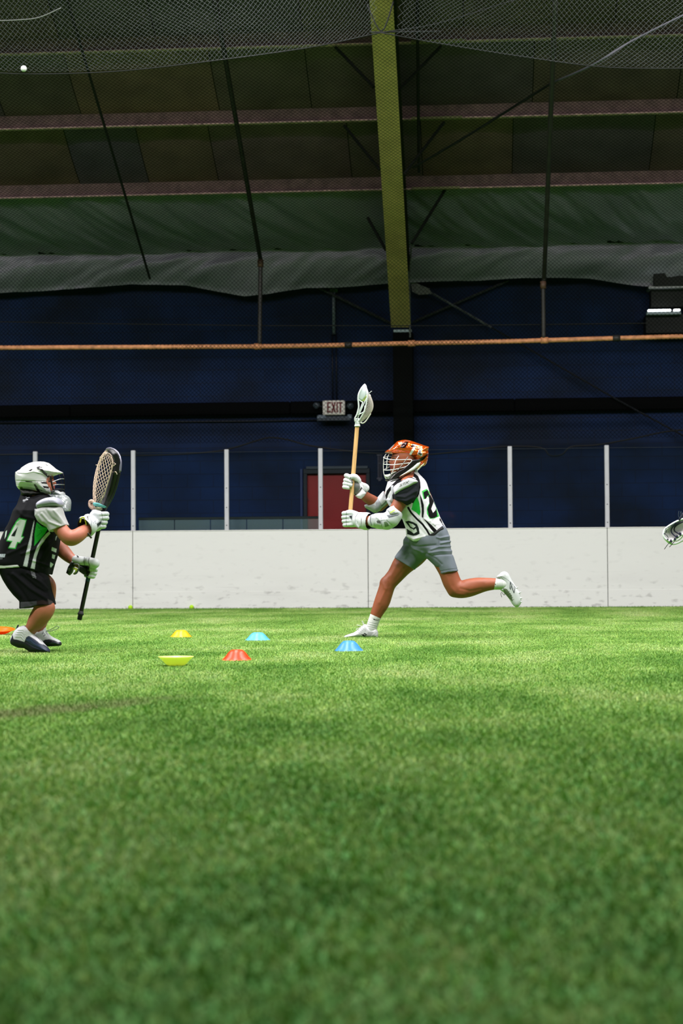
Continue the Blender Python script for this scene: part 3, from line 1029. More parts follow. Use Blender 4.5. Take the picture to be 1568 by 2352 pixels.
# flange braces from rafter to purlins
M_brace = mat('brace_dark', (26, 27, 24), .7)
def rafpt(px, py, fr_):     # a point along the rafter's flange
    return A0 + (B0 - A0) * fr_ if px < 900 else A1 + (B1 - A1) * fr_
for (p, q, yy, lab) in (((770, 108), (858, 200), ypur[2], 'dark flange brace left of the rafter at the third purlin'),
                        ((1012, 106), (918, 205), ypur[2], 'dark flange brace right of the rafter at the third purlin'),
                        ((790, 288), (872, 390), ypur[1], 'dark flange brace left of the rafter at the second purlin'),
                        ((1020, 280), (928, 400), ypur[1], 'dark flange brace right of the rafter at the second purlin'),
                        ((844, 500), (886, 575), ypur[0] + .4, 'short dark flange brace left of the rafter over the green sheet'),
                        ((1024, 432), (945, 560), ypur[0] + .2, 'long dark flange brace right of the rafter over the green sheet')):
    MB().tube([P(*p, yy - .1), P(*q, yy - .35)], .022, 6).obj('flange_brace', M_brace, label=lab, cat='brace', group='rafter flange braces')
MB().tube([P(958, 0, ypur[2] - 1.), P(962, 395, ypur[1] + 0.2)], .02, 6).obj('drop_rod', M_brace, label='thin vertical dark rod right of the rafter', cat='rod')

# ---- wall bracing
def rod(pts, r, m, label, nm='diagonal_brace', y=YW - .1, cat='brace', grp=None):
    return MB().tube([P(a, b, y) for a, b in pts], r, 6).obj(nm, m, label=label, cat=cat, group=grp)
M_ang = mat('angle_grey', (52, 52, 58), .6, .1, var=.3, vscale=12)
rod([(722, 656), (897, 742)], .022, M_ang, 'grey diagonal brace falling from the conduit to the foot of the rafter')
rod([(947, 740), (1168, 644)], .02, M_ang, 'grey diagonal brace rising right from the foot of the rafter')
o = rod([(944, 646), (1128, 752)], .018, mat('angle_pale', (90, 92, 100), .6, var=.5, vscale=10), 'pale worn diagonal brace falling right from the rafter above the rusty pipe', y=YW - .14)
rod([(1128, 752), (1420, 920), (1600, 1018)], .014, mat('rod_navy', (9, 12, 22), .7), 'thin dark diagonal brace falling right below the rusty pipe', y=YW - .17)
gp_ = MB(); q = [P(*c, YW - .16) for c in ((943, 646), (958, 651), (986, 663), (990, 675), (960, 677), (946, 669))]
gp_.add(q + [v + np.array([0, .015, 0]) for v in q], [tuple(range(6))[::-1], tuple(range(6, 12))] + [(i, (i + 1) % 6, (i + 1) % 6 + 6, i + 6) for i in range(6)])
gp_.obj('gusset_plate', mat('gusset', (120, 118, 118), .6, var=.3, vscale=20), label='pale torn plate at the top of the wall bracing beside the rafter', cat='plate')
MB().tube([P(a, b, YP + .1) for a, b in ((-60, 738), (200, 743), (600, 748), (1000, 748), (1620, 741))], .006, 5).obj('guy_wire', M_brace, label='thin black wire stretched across just above the rusty pipe', cat='cable')

# ---- green eave sheet with billows
def sheet(name, m, label, prof_fn, nx, nv, x0, x1, cat):
    V = []
    for j in range(nv + 1):
        for i in range(nx + 1):
            V.append(prof_fn(x0 + (x1 - x0) * i / nx, j / nv))
    V = np.array(V)
    Q = []
    for j in range(nv):
        a = j * (nx + 1) + np.arange(nx)
        Q.append(np.stack([a, a + 1, a + nx + 2, a + nx + 1], 1))
    return obj(name, V, np.concatenate(Q), m, None, True, label=label, cat=cat)
botx = [(-200, 668), (0, 672), (60, 668), (210, 660), (300, 652), (430, 655), (500, 668), (560, 680), (620, 674), (700, 660), (760, 660), (830, 655), (900, 648), (1100, 642), (1200, 638), (1350, 637), (1420, 648), (1480, 658), (1568, 656), (1750, 650)]
bxs = np.array([P(a, 650, YW - .3)[0] for a, b in botx]); bzs = np.array([P(a, b, YW - .3)[2] for a, b in botx])
zfold0 = P(784, 574, YW - .5)[2]
yf = YW - .55
def fnoise(a, b, s):
    return math.sin(a * 1.0 + 1.3 * math.sin(b * .7 + s)) * math.sin(b * 1.1 + 1.7 * math.sin(a * .6 + s * 2))
def eave(x, v):
    zb_ = np.interp(x, bxs, bzs)
    py0, yy0, z0 = 0, ypur[0] + .02, roofz(ypur[0]) - .11
    if v < .62:
        t = v / .62
        y = yy0 + (yf - yy0) * t; z = z0 + (zfold0 - z0) * t
        a = .022 * fnoise(x * 5.5 - t * 7, t * 3, 1) + .012 * fnoise(x * 15 - t * 16, t * 4, 2) * (1 - t * .6) + .006 * math.sin(x * 33 - t * 30 + 2 * math.sin(x * 3))
        return (x, y - a * .6, z - .16 * math.sin(math.pi * t) * .5 - a)
    t = (v - .62) / .38
    y = yf + .1 * math.sin(t * 2.2) - .10 * math.sin(math.pi * min(1, t * 1.1)) + .22 * t * t
    z = zfold0 + (zb_ - zfold0) * t
    a = .050 * fnoise(x * 2.6 + t * 2.5, t * 3.2 + x, 3) + .022 * fnoise(x * 7 + 5 * t, 6 * t + x * 2, 5) + .008 * math.sin(x * 21 + t * 14 + 3 * math.sin(x * 2))
    return (x, y - a * min(1, t * 3), z)
M_eave = mat('eave_vinyl', (158, 150, 170), 0.38, var=.15, vscale=1.2, spec=.6)
sheet('eave_sheet', M_eave, 'crumpled dark green insulation sheet sagging along the top of the blue wall', eave, 420, 60, X0, X1, 'sheet')

# ---- wall mounted strip light at the right
yl_ = YW - .35
sl = thing('strip_light', 'black box on the wall at the right edge with a bright white strip light', 'lamp', P(1522, 712, yl_))
def pbox(par, nm, px0, py0, px1, py1, y0, y1, m, r=.006, **kw):
    a, b = P(px0, py0, y0), P(px1, py1, y0)
    return MB().bbox((a[0], y0, b[2]), (b[0], y1, a[2]), r).obj(nm, m, par, **kw)
M_blk = mat('box_black', (10, 13, 14), .6)
pbox(sl, 'back_box', 1482, 722, 1600, 764, yl_, YW, M_blk)
pbox(sl, 'upper_box', 1494, 664, 1600, 704, yl_ + .1, YW, mat('box_olive', (16, 19, 12), .7))
pbox(sl, 'shelf', 1489, 656, 1600, 660.5, yl_ - .02, YW, mat('shelf_alu', (150, 152, 150), .35, .4))
M_tube = bpy.data.materials.new('lit_tube'); M_tube.use_nodes = True
bb = M_tube.node_tree.nodes['Principled BSDF']; bb.inputs['Emission Color'].default_value = (.9, .97, 1, 1); bb.inputs['Emission Strength'].default_value = 3.5
pbox(sl, 'tube', 1487, 710.5, 1541, 715, yl_ - .08, yl_ - .03, M_tube, .01)
pbox(sl, 'tube', 1546, 709.5, 1562, 714.5, yl_ - .08, yl_ - .03, M_tube, .01)
pbox(sl, 'reflector', 1484, 716, 1564, 722, yl_ - .10, yl_ - .02, mat('reflector', (176, 190, 200), .3, .3), .008)
pbox(sl, 'duct_panel', 1500, 590, 1600, 655, yl_ - .05, YW, mat('duct_grey', (30, 30, 28), .7), .008)
pbox(sl, 'hood', 1488, 565, 1610, 592, yl_ - .1, YW, mat('hood_dark', (14, 15, 13), .8), .02)

# ---- net frame: rusty pipe, uprights bending up along the roof
M_rust = mat('rust_pipe', (206, 140, 96), .6, .1, var=.35, vscale=16)
M_dpipe = mat('pipe_brown', (46, 44, 40), .55, .2, var=.3, vscale=10)
M_knot = mat('net_black', (5, 6, 6), .9, spec=.05)
pipe = thing('net_pipe', 'long rusty horizontal pipe carrying the net across the hall above the glass', 'pipe', P(784, 788, YP))
pp = smooth_pts([P(a, b, YP) for a, b in ((-80, 800), (0, 799), (400, 797), (600, 796), (780, 793), (930, 789), (1100, 786), (1250, 782), (1420, 777), (1568, 773), (1680, 771))], 5)
MB().tube(pp, .034, 10).obj('tube', M_rust, pipe, smooth=True)
for px, py in ((592, 796), (800, 793), (1415, 777), (945, 789), (1250, 782)):
    c = P(px, py, YP)
    MB().tube([c + (-.05, 0, 0), c + (.05, 0, 0)], .045, 10).obj('clamp', M_dpipe if px in (800, 1415) else M_rust, pipe, smooth=True)
SLP = SL * 1.0
def slant(px0, py0, px1, yend=None):
    """upright from the pipe to the bend, then up the slope"""
    return P(px0, py0, YP)
ups = [((596, 797), (598, 605), (597, 592), (490, -20), 'pipe upright left of the rafter with a bend above the rusty pipe'),
       ((1248, 778), (1247, 655), (1249, 640), (1276, -20), 'long dark pipe right of the rafter running up along the roof')]
def bend_end(c, pxe, pye):
    lo_, hi_ = 5.0, c[1]
    for _ in range(50):
        mid = (lo_ + hi_) / 2
        z = P(pxe, pye, mid)[2]
        if z > c[2] + (c[1] - mid) * SLP: hi_ = mid
        else: lo_ = mid
    return P(pxe, pye, lo_)
for (a, b, c, e, lab) in ups:
    A_, Bp, Cp = P(*a, YP), P(*b, YP), P(*c, YP - .02)
    Ep = bend_end(Cp, *e)
    u_ = thing('net_upright', lab, 'pipe', A_)
    MB().tube(smooth_pts([A_, (A_ + Bp) / 2, Bp, Cp, Cp + (Ep - Cp) * .04, Cp + (Ep - Cp) * .3, Ep], 5), .030, 8).obj('tube', M_dpipe, u_, smooth=True)
    MB().tube([Bp - (0, 0, .05), Bp + (0, 0, .05)], .042, 8).obj('coupling', mat('coupling', (84, 60, 44), .6), u_, smooth=True)
for (c, e, lab) in (((344, 640), (148, -20), 'thin dark roof rod left, running down to the eave sheet'),
                    ((248, 400), (118, -20), 'shorter thin dark roof rod at the far left above the lowest purlin')):
    Cp = P(*c, YP + .5); Ep = bend_end(Cp, *e)
    MB().tube([Cp, Ep], .018, 6).obj('roof_rod', M_brace, label=lab, cat='rod')

# ---- black hanging net
def net_mesh(fn, nu, nv, cell_u, cell_v, r, name, m, label, seg=6, lim=None, cat='net'):
    """diamond net on a surface fn(u, v) -> point, u in 0..nu cells, v in 0..nv cells; each strand a thin three-sided cord"""
    mb_V, mb_F = [], []
    base_i = 0
    for fam in (1, -1):
        for s0 in range(-nv, nu + nv + 1):
            # u = s0 + fam * v
            vs = np.arange(0, nv + 1e-6, 1.0 * seg / 6)
            us = s0 + fam * vs
            ok = (us >= 0) & (us <= nu)
            vs, us = vs[ok], us[ok]
            if len(vs) < 2: continue
            pts = fn(us, vs)
            T = np.gradient(pts, axis=0); T /= np.linalg.norm(T, axis=1)[:, None] + 1e-12
            a = np.cross(T, (0.3, 0.9, 0.31)); a /= np.linalg.norm(a, axis=1)[:, None] + 1e-12
            b = np.cross(a, T)
            n = len(pts)
            ring = np.concatenate([pts + r * a, pts + r * (-.5 * a + .87 * b), pts + r * (-.5 * a - .87 * b)])
            idx = base_i + np.arange(n - 1)
            for k in range(3):
                l = (k + 1) % 3
                mb_F.append(np.stack([idx + k * n, idx + 1 + k * n, idx + 1 + l * n, idx + l * n], 1))
            mb_V.append(ring); base_i += 3 * n
    return obj(name, np.concatenate(mb_V), np.concatenate(mb_F), m, None, False, label=label, cat=cat, kind='stuff')
CELL = 0.056
bend_z = P(784, 600, YP)[2]
bot_z = P(784, 1015, YP)[2]
nu = int(11.5 / CELL); xs0 = P(-60, 600, YP)[0] - .3
nv1 = int((bend_z - bot_z) / CELL); nv2 = int(5.6 / CELL)
def black_net(us, vs):
    L_ = vs * CELL
    hz_ = nv1 * CELL
    up_ = np.maximum(0, L_ - hz_)
    c, s_ = 1 / math.sqrt(1 + SLP ** 2), SLP / math.sqrt(1 + SLP ** 2)
    z = bot_z + np.minimum(L_, hz_) + up_ * s_
    y = YP - .04 - up_ * c + .03 * np.sin(us * .05) * np.sin(vs * .06)
    x = xs0 + us * CELL
    return np.stack([x, y, z], 1)
net_mesh(black_net, nu, nv1 + nv2, 1, 1, .0024, 'hanging_net', M_knot, 'black diamond netting hung from roof to glass across the hall', seg=18)
# net rope draped along the bottom
for pts, lab in ((((-60, 1046), (150, 1042), (300, 1046), (420, 1043), (500, 1036), (545, 1026), (590, 1012), (620, 1005), (660, 1010), (700, 1021), (760, 1031), (840, 1040), (905, 1043)), 'dark bottom rope of the net draped behind the glass, left half'),
                 (((985, 1044), (1060, 1037), (1150, 1026), (1240, 1028), (1262, 1046), (1290, 1044), (1312, 1026), (1370, 1022), (1450, 1008), (1540, 990), (1640, 986)), 'dark bottom rope of the net draped behind the glass, right half')):
    MB().tube(smooth_pts([P(a, b, YP + .12) for a, b in pts], 5), .012, 6).obj('net_rope', mat('rope_dark', (8, 11, 17), .9), smooth=True, label=lab, cat='rope')

# ---- pale canopy net above the field
M_twine = mat('net_pale', (112, 115, 120), .7)
def canopy(pts_sil, ysil, x_pad, name, label, depth=2.6, seed=0, up=.05, fold=0.05):
    xs = np.array([P(a, b, ysil)[0] for a, b in pts_sil]); zs_ = np.array([P(a, b, ysil)[2] for a, b in pts_sil])
    cu = .050
    n_u = int((xs[-1] - xs[0]) / cu); n_v = int(depth / cu)
    def fn(us, vs):
        x = xs[0] + us * cu
        t = vs * cu
        y = ysil - t * .62
        z = np.interp(x, xs, zs_) + t * .74 + up * t * t + fold * np.sin(x * 2.2 + seed + t * 2) * np.sin(t * 5 + seed) * np.minimum(1, t * 3)
        return np.stack([x + .1 * np.sin(y * 2 + x), y, z], 1)
    return net_mesh(fn, n_u, n_v, 1, 1, .0011, name, M_twine, label, seg=12)
YC = 18.0
canopy([(-90, 158), (0, 162), (60, 166), (150, 165), (300, 158), (430, 143), (560, 130), (700, 108), (800, 92), (875, 76)], YC, 0, 'canopy_net', 'pale sagging ceiling net holding a white ball, upper left', 1.9, 1, .06)
canopy([(925, 78), (1000, 96), (1100, 112), (1200, 128), (1300, 143), (1400, 152), (1500, 155), (1640, 152)], YC, 0, 'canopy_net', 'pale sagging ceiling net at the upper right', 1.9, 4, .06)
def rope(pts, y, r, m, lab, nm='net_cable', cat='rope'):
    return MB().tube(smooth_pts([P(a, b, yy) for (a, b), yy in zip(pts, y)] if not np.isscalar(y) else [P(a, b, y) for a, b in pts], 5), r, 6).obj(nm, m, smooth=True, label=lab, cat=cat)
M_cab = mat('cable_dark', (20, 22, 22), .8)
rope([(-60, 163), (60, 170), (250, 165), (430, 147), (700, 111), (875, 75), (1000, 55), (1180, 0)], YC + .02, .006, M_cab, 'thin dark edge cable of the upper left ceiling net')
rope([(875, 75), (1000, 98), (1200, 130), (1400, 155), (1640, 156)], YC + .02, .006, M_cab, 'thin dark edge cable of the upper right ceiling net')
rope([(843, 10), (876, 72), (903, 4)], YC + .3, .008, M_cab, 'V shaped black cord hooked under the rafter')
rope([(850, 74), (1010, 72)], YC + .3, .008, M_cab, 'short black cord across the rafter at the net junction')
rope([(948, 385), (1060, 320), (1180, 245), (1268, 190)], (YP - 1.5, YP - 2, YP - 2.4, YP - 2.8), .016, M_cab, 'dark diagonal cable climbing right from the rafter')
rope([(1268, 190), (1360, 150), (1450, 95), (1600, 20)], (YP - 2.8, YC + .3, YC + .2, YC), .013, mat('cable_pale', (66, 66, 74), .8), 'pale gathered net edge climbing to the upper right corner')
rope([(-20, 48), (40, 46), (90, 40), (140, 18)], YC - .45, .006, mat('knotted', (110, 112, 110), .8), 'knotted pale cord in the upper left ceiling net')

# ================================================================== RUNNER IN WHITE
WHITE = (228, 228, 232); LGREY = (176, 180, 186); BLACK = (9, 10, 12); SKIN = (160, 88, 58)
M_skin = mat('skin', rough=.5, vc=True, var=.05, vscale=25, spec=.4, sss=.15)
M_cloth = mat('cloth_print', rough=.85, vc=True, bump=.15, bscale=420, spec=.12)
M_pad = mat('pad_print', rough=.5, vc=True, bump=.08, bscale=160, spec=.4)
M_shoe = mat('shoe_print', rough=.45, vc=True, bump=.12, bscale=240, spec=.45)
M_shell = mat('shell_print', rough=.18, vc=True, spec=.6, coat=.3)
M_wire = mat('cage_white', (225, 226, 226), .35)
M_lace = mat('lace_white', (222, 224, 220), .7)

YR = G(828, 1466)[1] - 0.09
run = thing('person', 'running player in white jersey, orange helmet and grey shorts raising a stick', 'person', (G(925, 1466)[0], YR, 0))

def limb(v, pts, k=3.0, sub=3, **kw):
    return v.chain(pts, k, 'add', sub, **kw)

# ---- body: one continuous surface
v = Vol(YR, 0.0055)
v.ell((934, 1050, 0), (28, 24, 30), 20)                                   # skull
v.inf([(903, 1040), (899, 1050), (900, 1056), (897, 1066), (896, 1076), (899, 1084), (906, 1090), (922, 1088), (938, 1076), (945, 1056), (940, 1036), (918, 1030)], 0, .068, 20, k=6, sm=2)
v.cap((900, 1052, 0), (895, 1062, 0), 2.2, 3.4, k=3)                       # nose
v.cap((896.5, 1063, -.008), (896.5, 1063, .008), 2.4, k=1.5)
v.ell((897, 1070, 0), (3.2, 6, 1.8), k=1.5); v.ell((897.5, 1074, 0), (3, 5.5, 1.8), k=1.2)
v.ell((902, 1083, 0), (5, 8, 5), k=4)
v.ell((903.5, 1055.5, -.032), (4, 5, 3), op='sub', k=3); v.ell((903.5, 1055.5, .032), (4, 5, 3), op='sub', k=3)
v.ell((904.5, 1056, -.030), (3, 3.3, 2.3)); v.ell((904.5, 1056, .030), (3, 3.3, 2.3))
v.ell((938, 1060, -.078), (4.5, 3, 8), 10, k=2); v.ell((938, 1060, .078), (4.5, 3, 8), 10, k=2)
limb(v, [(932, 1072, 0, 17), (936, 1096, 0, 15.5), (944, 1120, 0, 18)], 8)
limb(v, [(942, 1112, 0, 24), (955, 1150, 0, 33), (968, 1190, 0, 32), (980, 1225, 0, 31), (985, 1245, 0, 32)], 12, sy=1.15)   # trunk
limb(v, [(932, 1118, -.13, 17), (943, 1116, 0, 20), (925, 1116, .14, 17)], 10)
# near arm (left) to the lower hand
limb(v, [(932, 1128, -.165, 17), (921, 1149, -.185, 14.5), (908, 1171, -.20, 12.8), (898, 1190, -.205, 12.8)], 5)
limb(v, [(899, 1191, -.205, 13.5), (880, 1195, -.18, 14), (862, 1196, -.14, 11.5), (845, 1196, -.10, 9.6), (822, 1194, -.06, 9)], 5)
# far arm (right) to the upper hand
limb(v, [(918, 1122, .16, 17), (900, 1136, .17, 15.5), (884, 1149, .17, 12.5), (871, 1162, .16, 11.5)], 5)
limb(v, [(871, 1162, .16, 11.5), (857, 1152, .13, 12), (843, 1143, .09, 10.2), (831, 1133, .05, 9), (818, 1116, .03, 9)], 5)
# pelvis and legs
limb(v, [(978, 1238, -.07, 30), (978, 1238, .07, 30)], 12)
limb(v, [(962, 1255, .08, 31), (948, 1275, .09, 28), (927, 1295, .09, 24), (908, 1321, .09, 18.3), (892, 1340, .09, 16.8), (884.5, 1360, .09, 16.6), (877, 1382, .09, 16.6), (869, 1400, .09, 14), (863, 1413, .09, 11.8), (857, 1432, .09, 10), (852, 1447, .09, 9.5)], 4)
v.ell((880, 1336, .085), (7, 9, 9), 30, k=5)
limb(v, [(1000, 1250, -.07, 27), (1013, 1283, -.085, 21), (1028, 1312, -.09, 19.5), (1037, 1336, -.09, 19.4), (1046, 1352, -.09, 18.5)], 4)
limb(v, [(1046, 1352, -.09, 18.8), (1060, 1354, -.09, 18.3), (1078, 1350, -.09, 19), (1096, 1345.5, -.09, 17), (1111, 1343, -.09, 14.3), (1128, 1341.5, -.09, 12.5), (1150, 1341, -.09, 11)], 4)
v.ell((1040, 1360, -.09), (9, 10, 9), 0, k=6)
build(v, 'body', M_skin, run, SKIN, paint=[
    ('p', [(901, 1053), (906, 1052.5), (908, 1055), (904, 1057), (900.5, 1056)], (60, 38, 32)),
    ('l', [(899, 1049.5), (905, 1047.5), (911, 1049)], 1.8, (52, 34, 26)),
    ('p', [(893, 1069), (900, 1068.6), (903, 1072), (898, 1076), (893.5, 1075)], (132, 56, 52))],
    folds=[([(882, 1330), (880, 1340), (884, 1350)], 4, .004), ([(893, 1330), (894, 1346)], 3, -.003), ([(886, 1353), (880, 1366), (872, 1384)], 3, .003), ([(895, 1366), (892, 1382), (884, 1398)], 5, .004), ([(878, 1396), (868, 1412)], 3, -.002),
      ([(1036, 1350), (1048, 1364), (1066, 1366)], 4, .004), ([(1058, 1352), (1080, 1358), (1105, 1353)], 3, -.003), ([(1070, 1336), (1090, 1335), (1108, 1335)], 5, .003), ([(1024, 1322), (1032, 1344)], 4, .003), ([(912, 1296), (898, 1322)], 4, .003), ([(930, 1304), (908, 1332)], 4, -.003)], it=2)

# ---- shorts
v = Vol(YR, 0.0042)
v.inf([(931, 1232), (926, 1240), (925.5, 1252), (915.5, 1266), (905, 1280), (896, 1294), (915, 1306), (930, 1316), (942, 1322), (961, 1297.9), (980, 1280.4), (1000, 1262), (1010, 1236), (1000, 1222), (960, 1224)], .070, .105, 22, k=5, p=2.3)
v.cut([(898, 1275), (905, 1279.8), (923.6, 1291.2), (936, 1299), (949.7, 1307.5), (955, 1311), (945, 1335), (890, 1330)], .07)
v.inf([(965, 1228), (962, 1255), (980, 1281), (992, 1292), (1003.9, 1304.5), (1009, 1316), (1014, 1336), (1034, 1334), (1058, 1330), (1050.5, 1305), (1045.4, 1291), (1038.7, 1272.4), (1034, 1255), (1032.7, 1233.6), (1027, 1218), (1020, 1206), (990, 1212)], -.072, .106, 20, k=12, p=2.4)
v.cut([(1000, 1322), (1010, 1318.6), (1030.7, 1314), (1051.5, 1311.5), (1070, 1308), (1070, 1350), (1000, 1350)])
v.cap((974, 1236, -.06), (974, 1236, .09), 34, 32, k=10)
v.cap((968, 1258, -.05), (966, 1258, .08), 22, 22, k=10)
v.chain([(918, 1310, .09, 21), (908, 1325, .09, 21)], 0, 'sub')
v.chain([(1035, 1326, -.09, 17.5), (1038, 1340, -.09, 20)], 0, 'sub')
folds = [([(1030, 1232), (1010, 1236), (1003, 1234)], 2.2, .006), ([(1033, 1244), (1012, 1248)], 2, .007), ([(1034, 1255), (1008, 1256), (990, 1262)], 2.2, .006), ([(1036, 1266), (1010, 1266), (985, 1270)], 2.4, .005),
         ([(1038, 1273), (1012, 1274), (995, 1276)], 2, -.005), ([(933, 1243), (950, 1260), (975, 1270)], 2.4, .006), ([(925, 1262), (935, 1270), (930, 1280)], 3, .005), ([(930, 1250), (962, 1256), (1000, 1252)], 2.5, -.005),
         ([(970, 1268), (988, 1288), (1003, 1300)], 3, .005), ([(976, 1270), (1000, 1283), (1014, 1296)], 2.6, -.004), ([(1032, 1240), (1012, 1242)], 1.6, -.005), ([(935, 1268), (955, 1278), (968, 1280)], 2.5, -.004),
         ([(1008, 1313), (1030, 1309), (1051, 1306)], 1.0, -.003)]
build(v, 'shorts', M_cloth, run, (118, 126, 136), paint=[('l', [(1010, 1316), (1030.7, 1310.5), (1051.5, 1308)], 1, (92, 100, 110)), ('l', [(1008, 1228), (1007, 1258)], 1, (98, 105, 115))],
      folds=folds, noise=.0012, nfreq=26, label='heather grey athletic shorts')

# ---- jersey
v = Vol(YR, 0.0033)
JER = [(890.5, 1107), (902, 1101), (916, 1096), (930, 1090), (944, 1086), (952, 1081), (961, 1086), (966, 1094), (971.5, 1104), (983, 1123.3), (990, 1138), (996, 1151.4), (1005.6, 1175), (1012, 1190), (1018, 1202), (1026, 1216), (1032, 1230), (1014, 1246), (980, 1260), (950, 1262), (936, 1252), (932.5, 1234), (932.5, 1222), (931, 1212), (924, 1193.5), (912, 1180), (904.5, 1171), (894, 1160), (885.6, 1147), (883.5, 1135), (884.9, 1124.7), (888, 1114)]
def jw(x, z):      # narrower at the collar, wide at the shoulders
    zc = P(940, 1090, YR)[2]
    return np.clip(.42 + (zc - z) * 5.5, .42, 1.0)
v.inf(JER, 0, .185, 34, p=2.3, wf=jw)
v.chain([(934, 1126, -.15, 25), (950, 1122, 0, 28), (926, 1126, .15, 24)], 10, sy=1.0)
v.cap((935, 1075, 0), (926, 1101, -.0), 16, 18.5, op='sub')               # neck opening
v.cut([(900, 1212), (925, 1222), (934.3, 1231), (941, 1238), (950.4, 1243.6), (958, 1243.5), (966.4, 1241), (978, 1237), (989, 1232.2), (1008, 1223), (1018, 1218), (1024, 1213), (1060, 1196), (1060, 1300), (900, 1300)])
GRN = (66, 200, 82)
armtrim = [(914, 1106), (926, 1098), (938, 1092), (950, 1091), (957, 1096), (960.5, 1104), (961.5, 1120), (959, 1133), (953, 1146), (948, 1152)]
paint = [
    ('p', [(913.5, 1101), (922, 1096), (916, 1108), (906, 1116), (896, 1128), (886.5, 1147), (884.5, 1138), (888, 1128), (898, 1115), (907, 1106)], BLACK),
    ('l', armtrim, 7.5, BLACK),
    ('l', [(887, 1146), (892, 1130), (897, 1122)], 3, BLACK),
    # green side panel
    ('p', [(958, 1141), (963, 1156), (965.5, 1176), (963, 1184.5), (955, 1177), (944, 1170), (948, 1156)], (40, 176, 60)),
    # black side stripes
    ('p', [(962.5, 1132), (968, 1144), (973, 1160), (973.5, 1176), (971.5, 1191), (968, 1187), (968, 1168), (965.5, 1150)], BLACK),
    ('l', [(937, 1166), (944, 1178), (957, 1192), (970, 1204), (980, 1218), (988, 1232)], 4.6, BLACK),
    ('p', [(971, 1190), (979, 1196), (990, 1205), (999, 1214), (1008, 1223), (1000, 1228), (989, 1215), (981, 1203)], BLACK),
    # large 2 on the back, green outline
    ('p', [(968.5, 1128), (980, 1122.5), (986, 1130), (991, 1146), (998, 1156), (1003, 1172), (1008.5, 1186), (1000, 1190), (987, 1192), (980, 1180), (980, 1166), (987, 1152), (984, 1139), (978, 1146), (972, 1147)], (70, 190, 84)),
    ('p', [(971.5, 1131), (981.5, 1125), (987, 1137), (991.5, 1151), (987.5, 1157), (984.5, 1166), (986, 1178), (994, 1183), (1000, 1176), (1005, 1186), (992, 1190.5), (984, 1181), (981, 1170), (984, 1160), (990, 1151), (985, 1138), (979.5, 1139.5), (982, 1146.5), (974, 1146)], BLACK),
    ('p', [(983, 1140), (988, 1136), (995.5, 1150), (1000, 1164), (1004, 1182), (999, 1189), (989, 1191), (984, 1186), (982, 1170), (986, 1158)], BLACK),
    ('p', [(995.5, 1153), (1001, 1167), (999.5, 1172), (994, 1178), (990, 1169)], WHITE),
    ('p', [(980.5, 1141), (984.5, 1143), (985, 1154), (981, 1160), (975, 1150)], WHITE),
    # hip number
    ('p', [(930, 1198), (938, 1196), (948, 1199), (957, 1204), (961.5, 1213), (963.5, 1226), (957, 1229.5), (949, 1231), (934.5, 1227), (933, 1214), (941, 1219), (948, 1223), (949, 1216), (941, 1212.5), (936, 1206)], (24, 34, 28)),
    ('p', [(938, 1201), (948, 1204), (954, 1209), (949, 1213), (942, 1209)], (214, 222, 214)),
    ('p', [(941, 1217), (948, 1218.5), (955, 1213.5), (957.5, 1221), (950, 1225.5), (944, 1221)], (214, 222, 214)),
    # small marks
    ('l', [(1010, 1192), (1014, 1200)], 3, BLACK), ('l', [(1013, 1200), (1019, 1208)], 2.2, (40, 44, 48)), ('l', [(1009, 1196), (1012, 1194)], 1.6, BLACK),
    ('l', [(997, 1207.5), (1001, 1205.5), (1000, 1209), (996.5, 1208)], .8, (60, 64, 70)),
    ('p', [(900.5, 1139), (904, 1136), (906, 1141), (905, 1146), (901.5, 1145)], (48, 50, 56)), ('l', [(902.5, 1139), (904, 1143)], .9, (190, 192, 196)),
]
folds = [([(966, 1110), (975, 1128), (978, 1150)], 4, .004), ([(975, 1192), (992, 1202), (1012, 1204)], 3, .004), ([(964, 1190), (975, 1208), (992, 1222)], 2.4, .004),
         ([(898, 1150), (912, 1163), (930, 1168)], 3, .004), ([(940, 1180), (950, 1200), (975, 1226)], 4, -.004), ([(1001, 1190), (990, 1200)], 3, -.004),
         ([(892, 1108), (890, 1130), (893, 1150)], 3, .003), ([(935, 1232), (950, 1238), (975, 1232)], 2.5, .004), ([(988, 1196), (1004, 1212)], 2, .004)]
build(v, 'jersey', M_cloth, run, WHITE, paint, folds, noise=.0014, nfreq=24, label='white sleeveless jersey with green side panel, black stripes and dark number')
# black waistband of the layer under the jersey
v = Vol(YR, 0.0045)
v.inf([(950, 1242), (966, 1247), (985, 1245), (1004, 1237), (1025, 1217), (1019, 1206), (985, 1218), (950, 1226)], 0, .183, 12, k=3, p=2.6)
build(v, 'undershirt', mat('black_cloth', (14, 16, 18), .85), run)

# ---- shoulder cap, sleeve
v = Vol(YR, 0.0036)
v.inf([(903, 1136), (906, 1124), (915.8, 1110.7), (926, 1103), (938, 1097), (950, 1098), (959.3, 1104), (961, 1109), (961, 1128), (956, 1142), (949.4, 1151.4), (935.4, 1161.2), (918.6, 1156), (906, 1149), (904, 1143)], -.180, .088, 14, p=2.4, sm=2)
build(v, 'sleeve', M_cloth, run, (38, 41, 47), folds=[([(910, 1140), (930, 1142), (955, 1128)], 3, .005), ([(912, 1147), (932, 1151), (950, 1142)], 2.6, .005), ([(915, 1136), (935, 1132), (955, 1116)], 2.5, -.004), ([(909, 1152), (925, 1156), (938, 1158)], 2, -.004)], noise=.001, label='charcoal tee sleeve on the near shoulder')
v = Vol(YR, 0.003)
v.inf([(904.5, 1131), (906, 1123), (911, 1116), (917, 1110), (927, 1103.5), (938, 1098), (950, 1100), (959.5, 1105.5), (956, 1110), (948, 1115), (938, 1120.5), (922, 1128), (907.5, 1136.5)], -.225, .058, 7, p=2.6, sm=2)
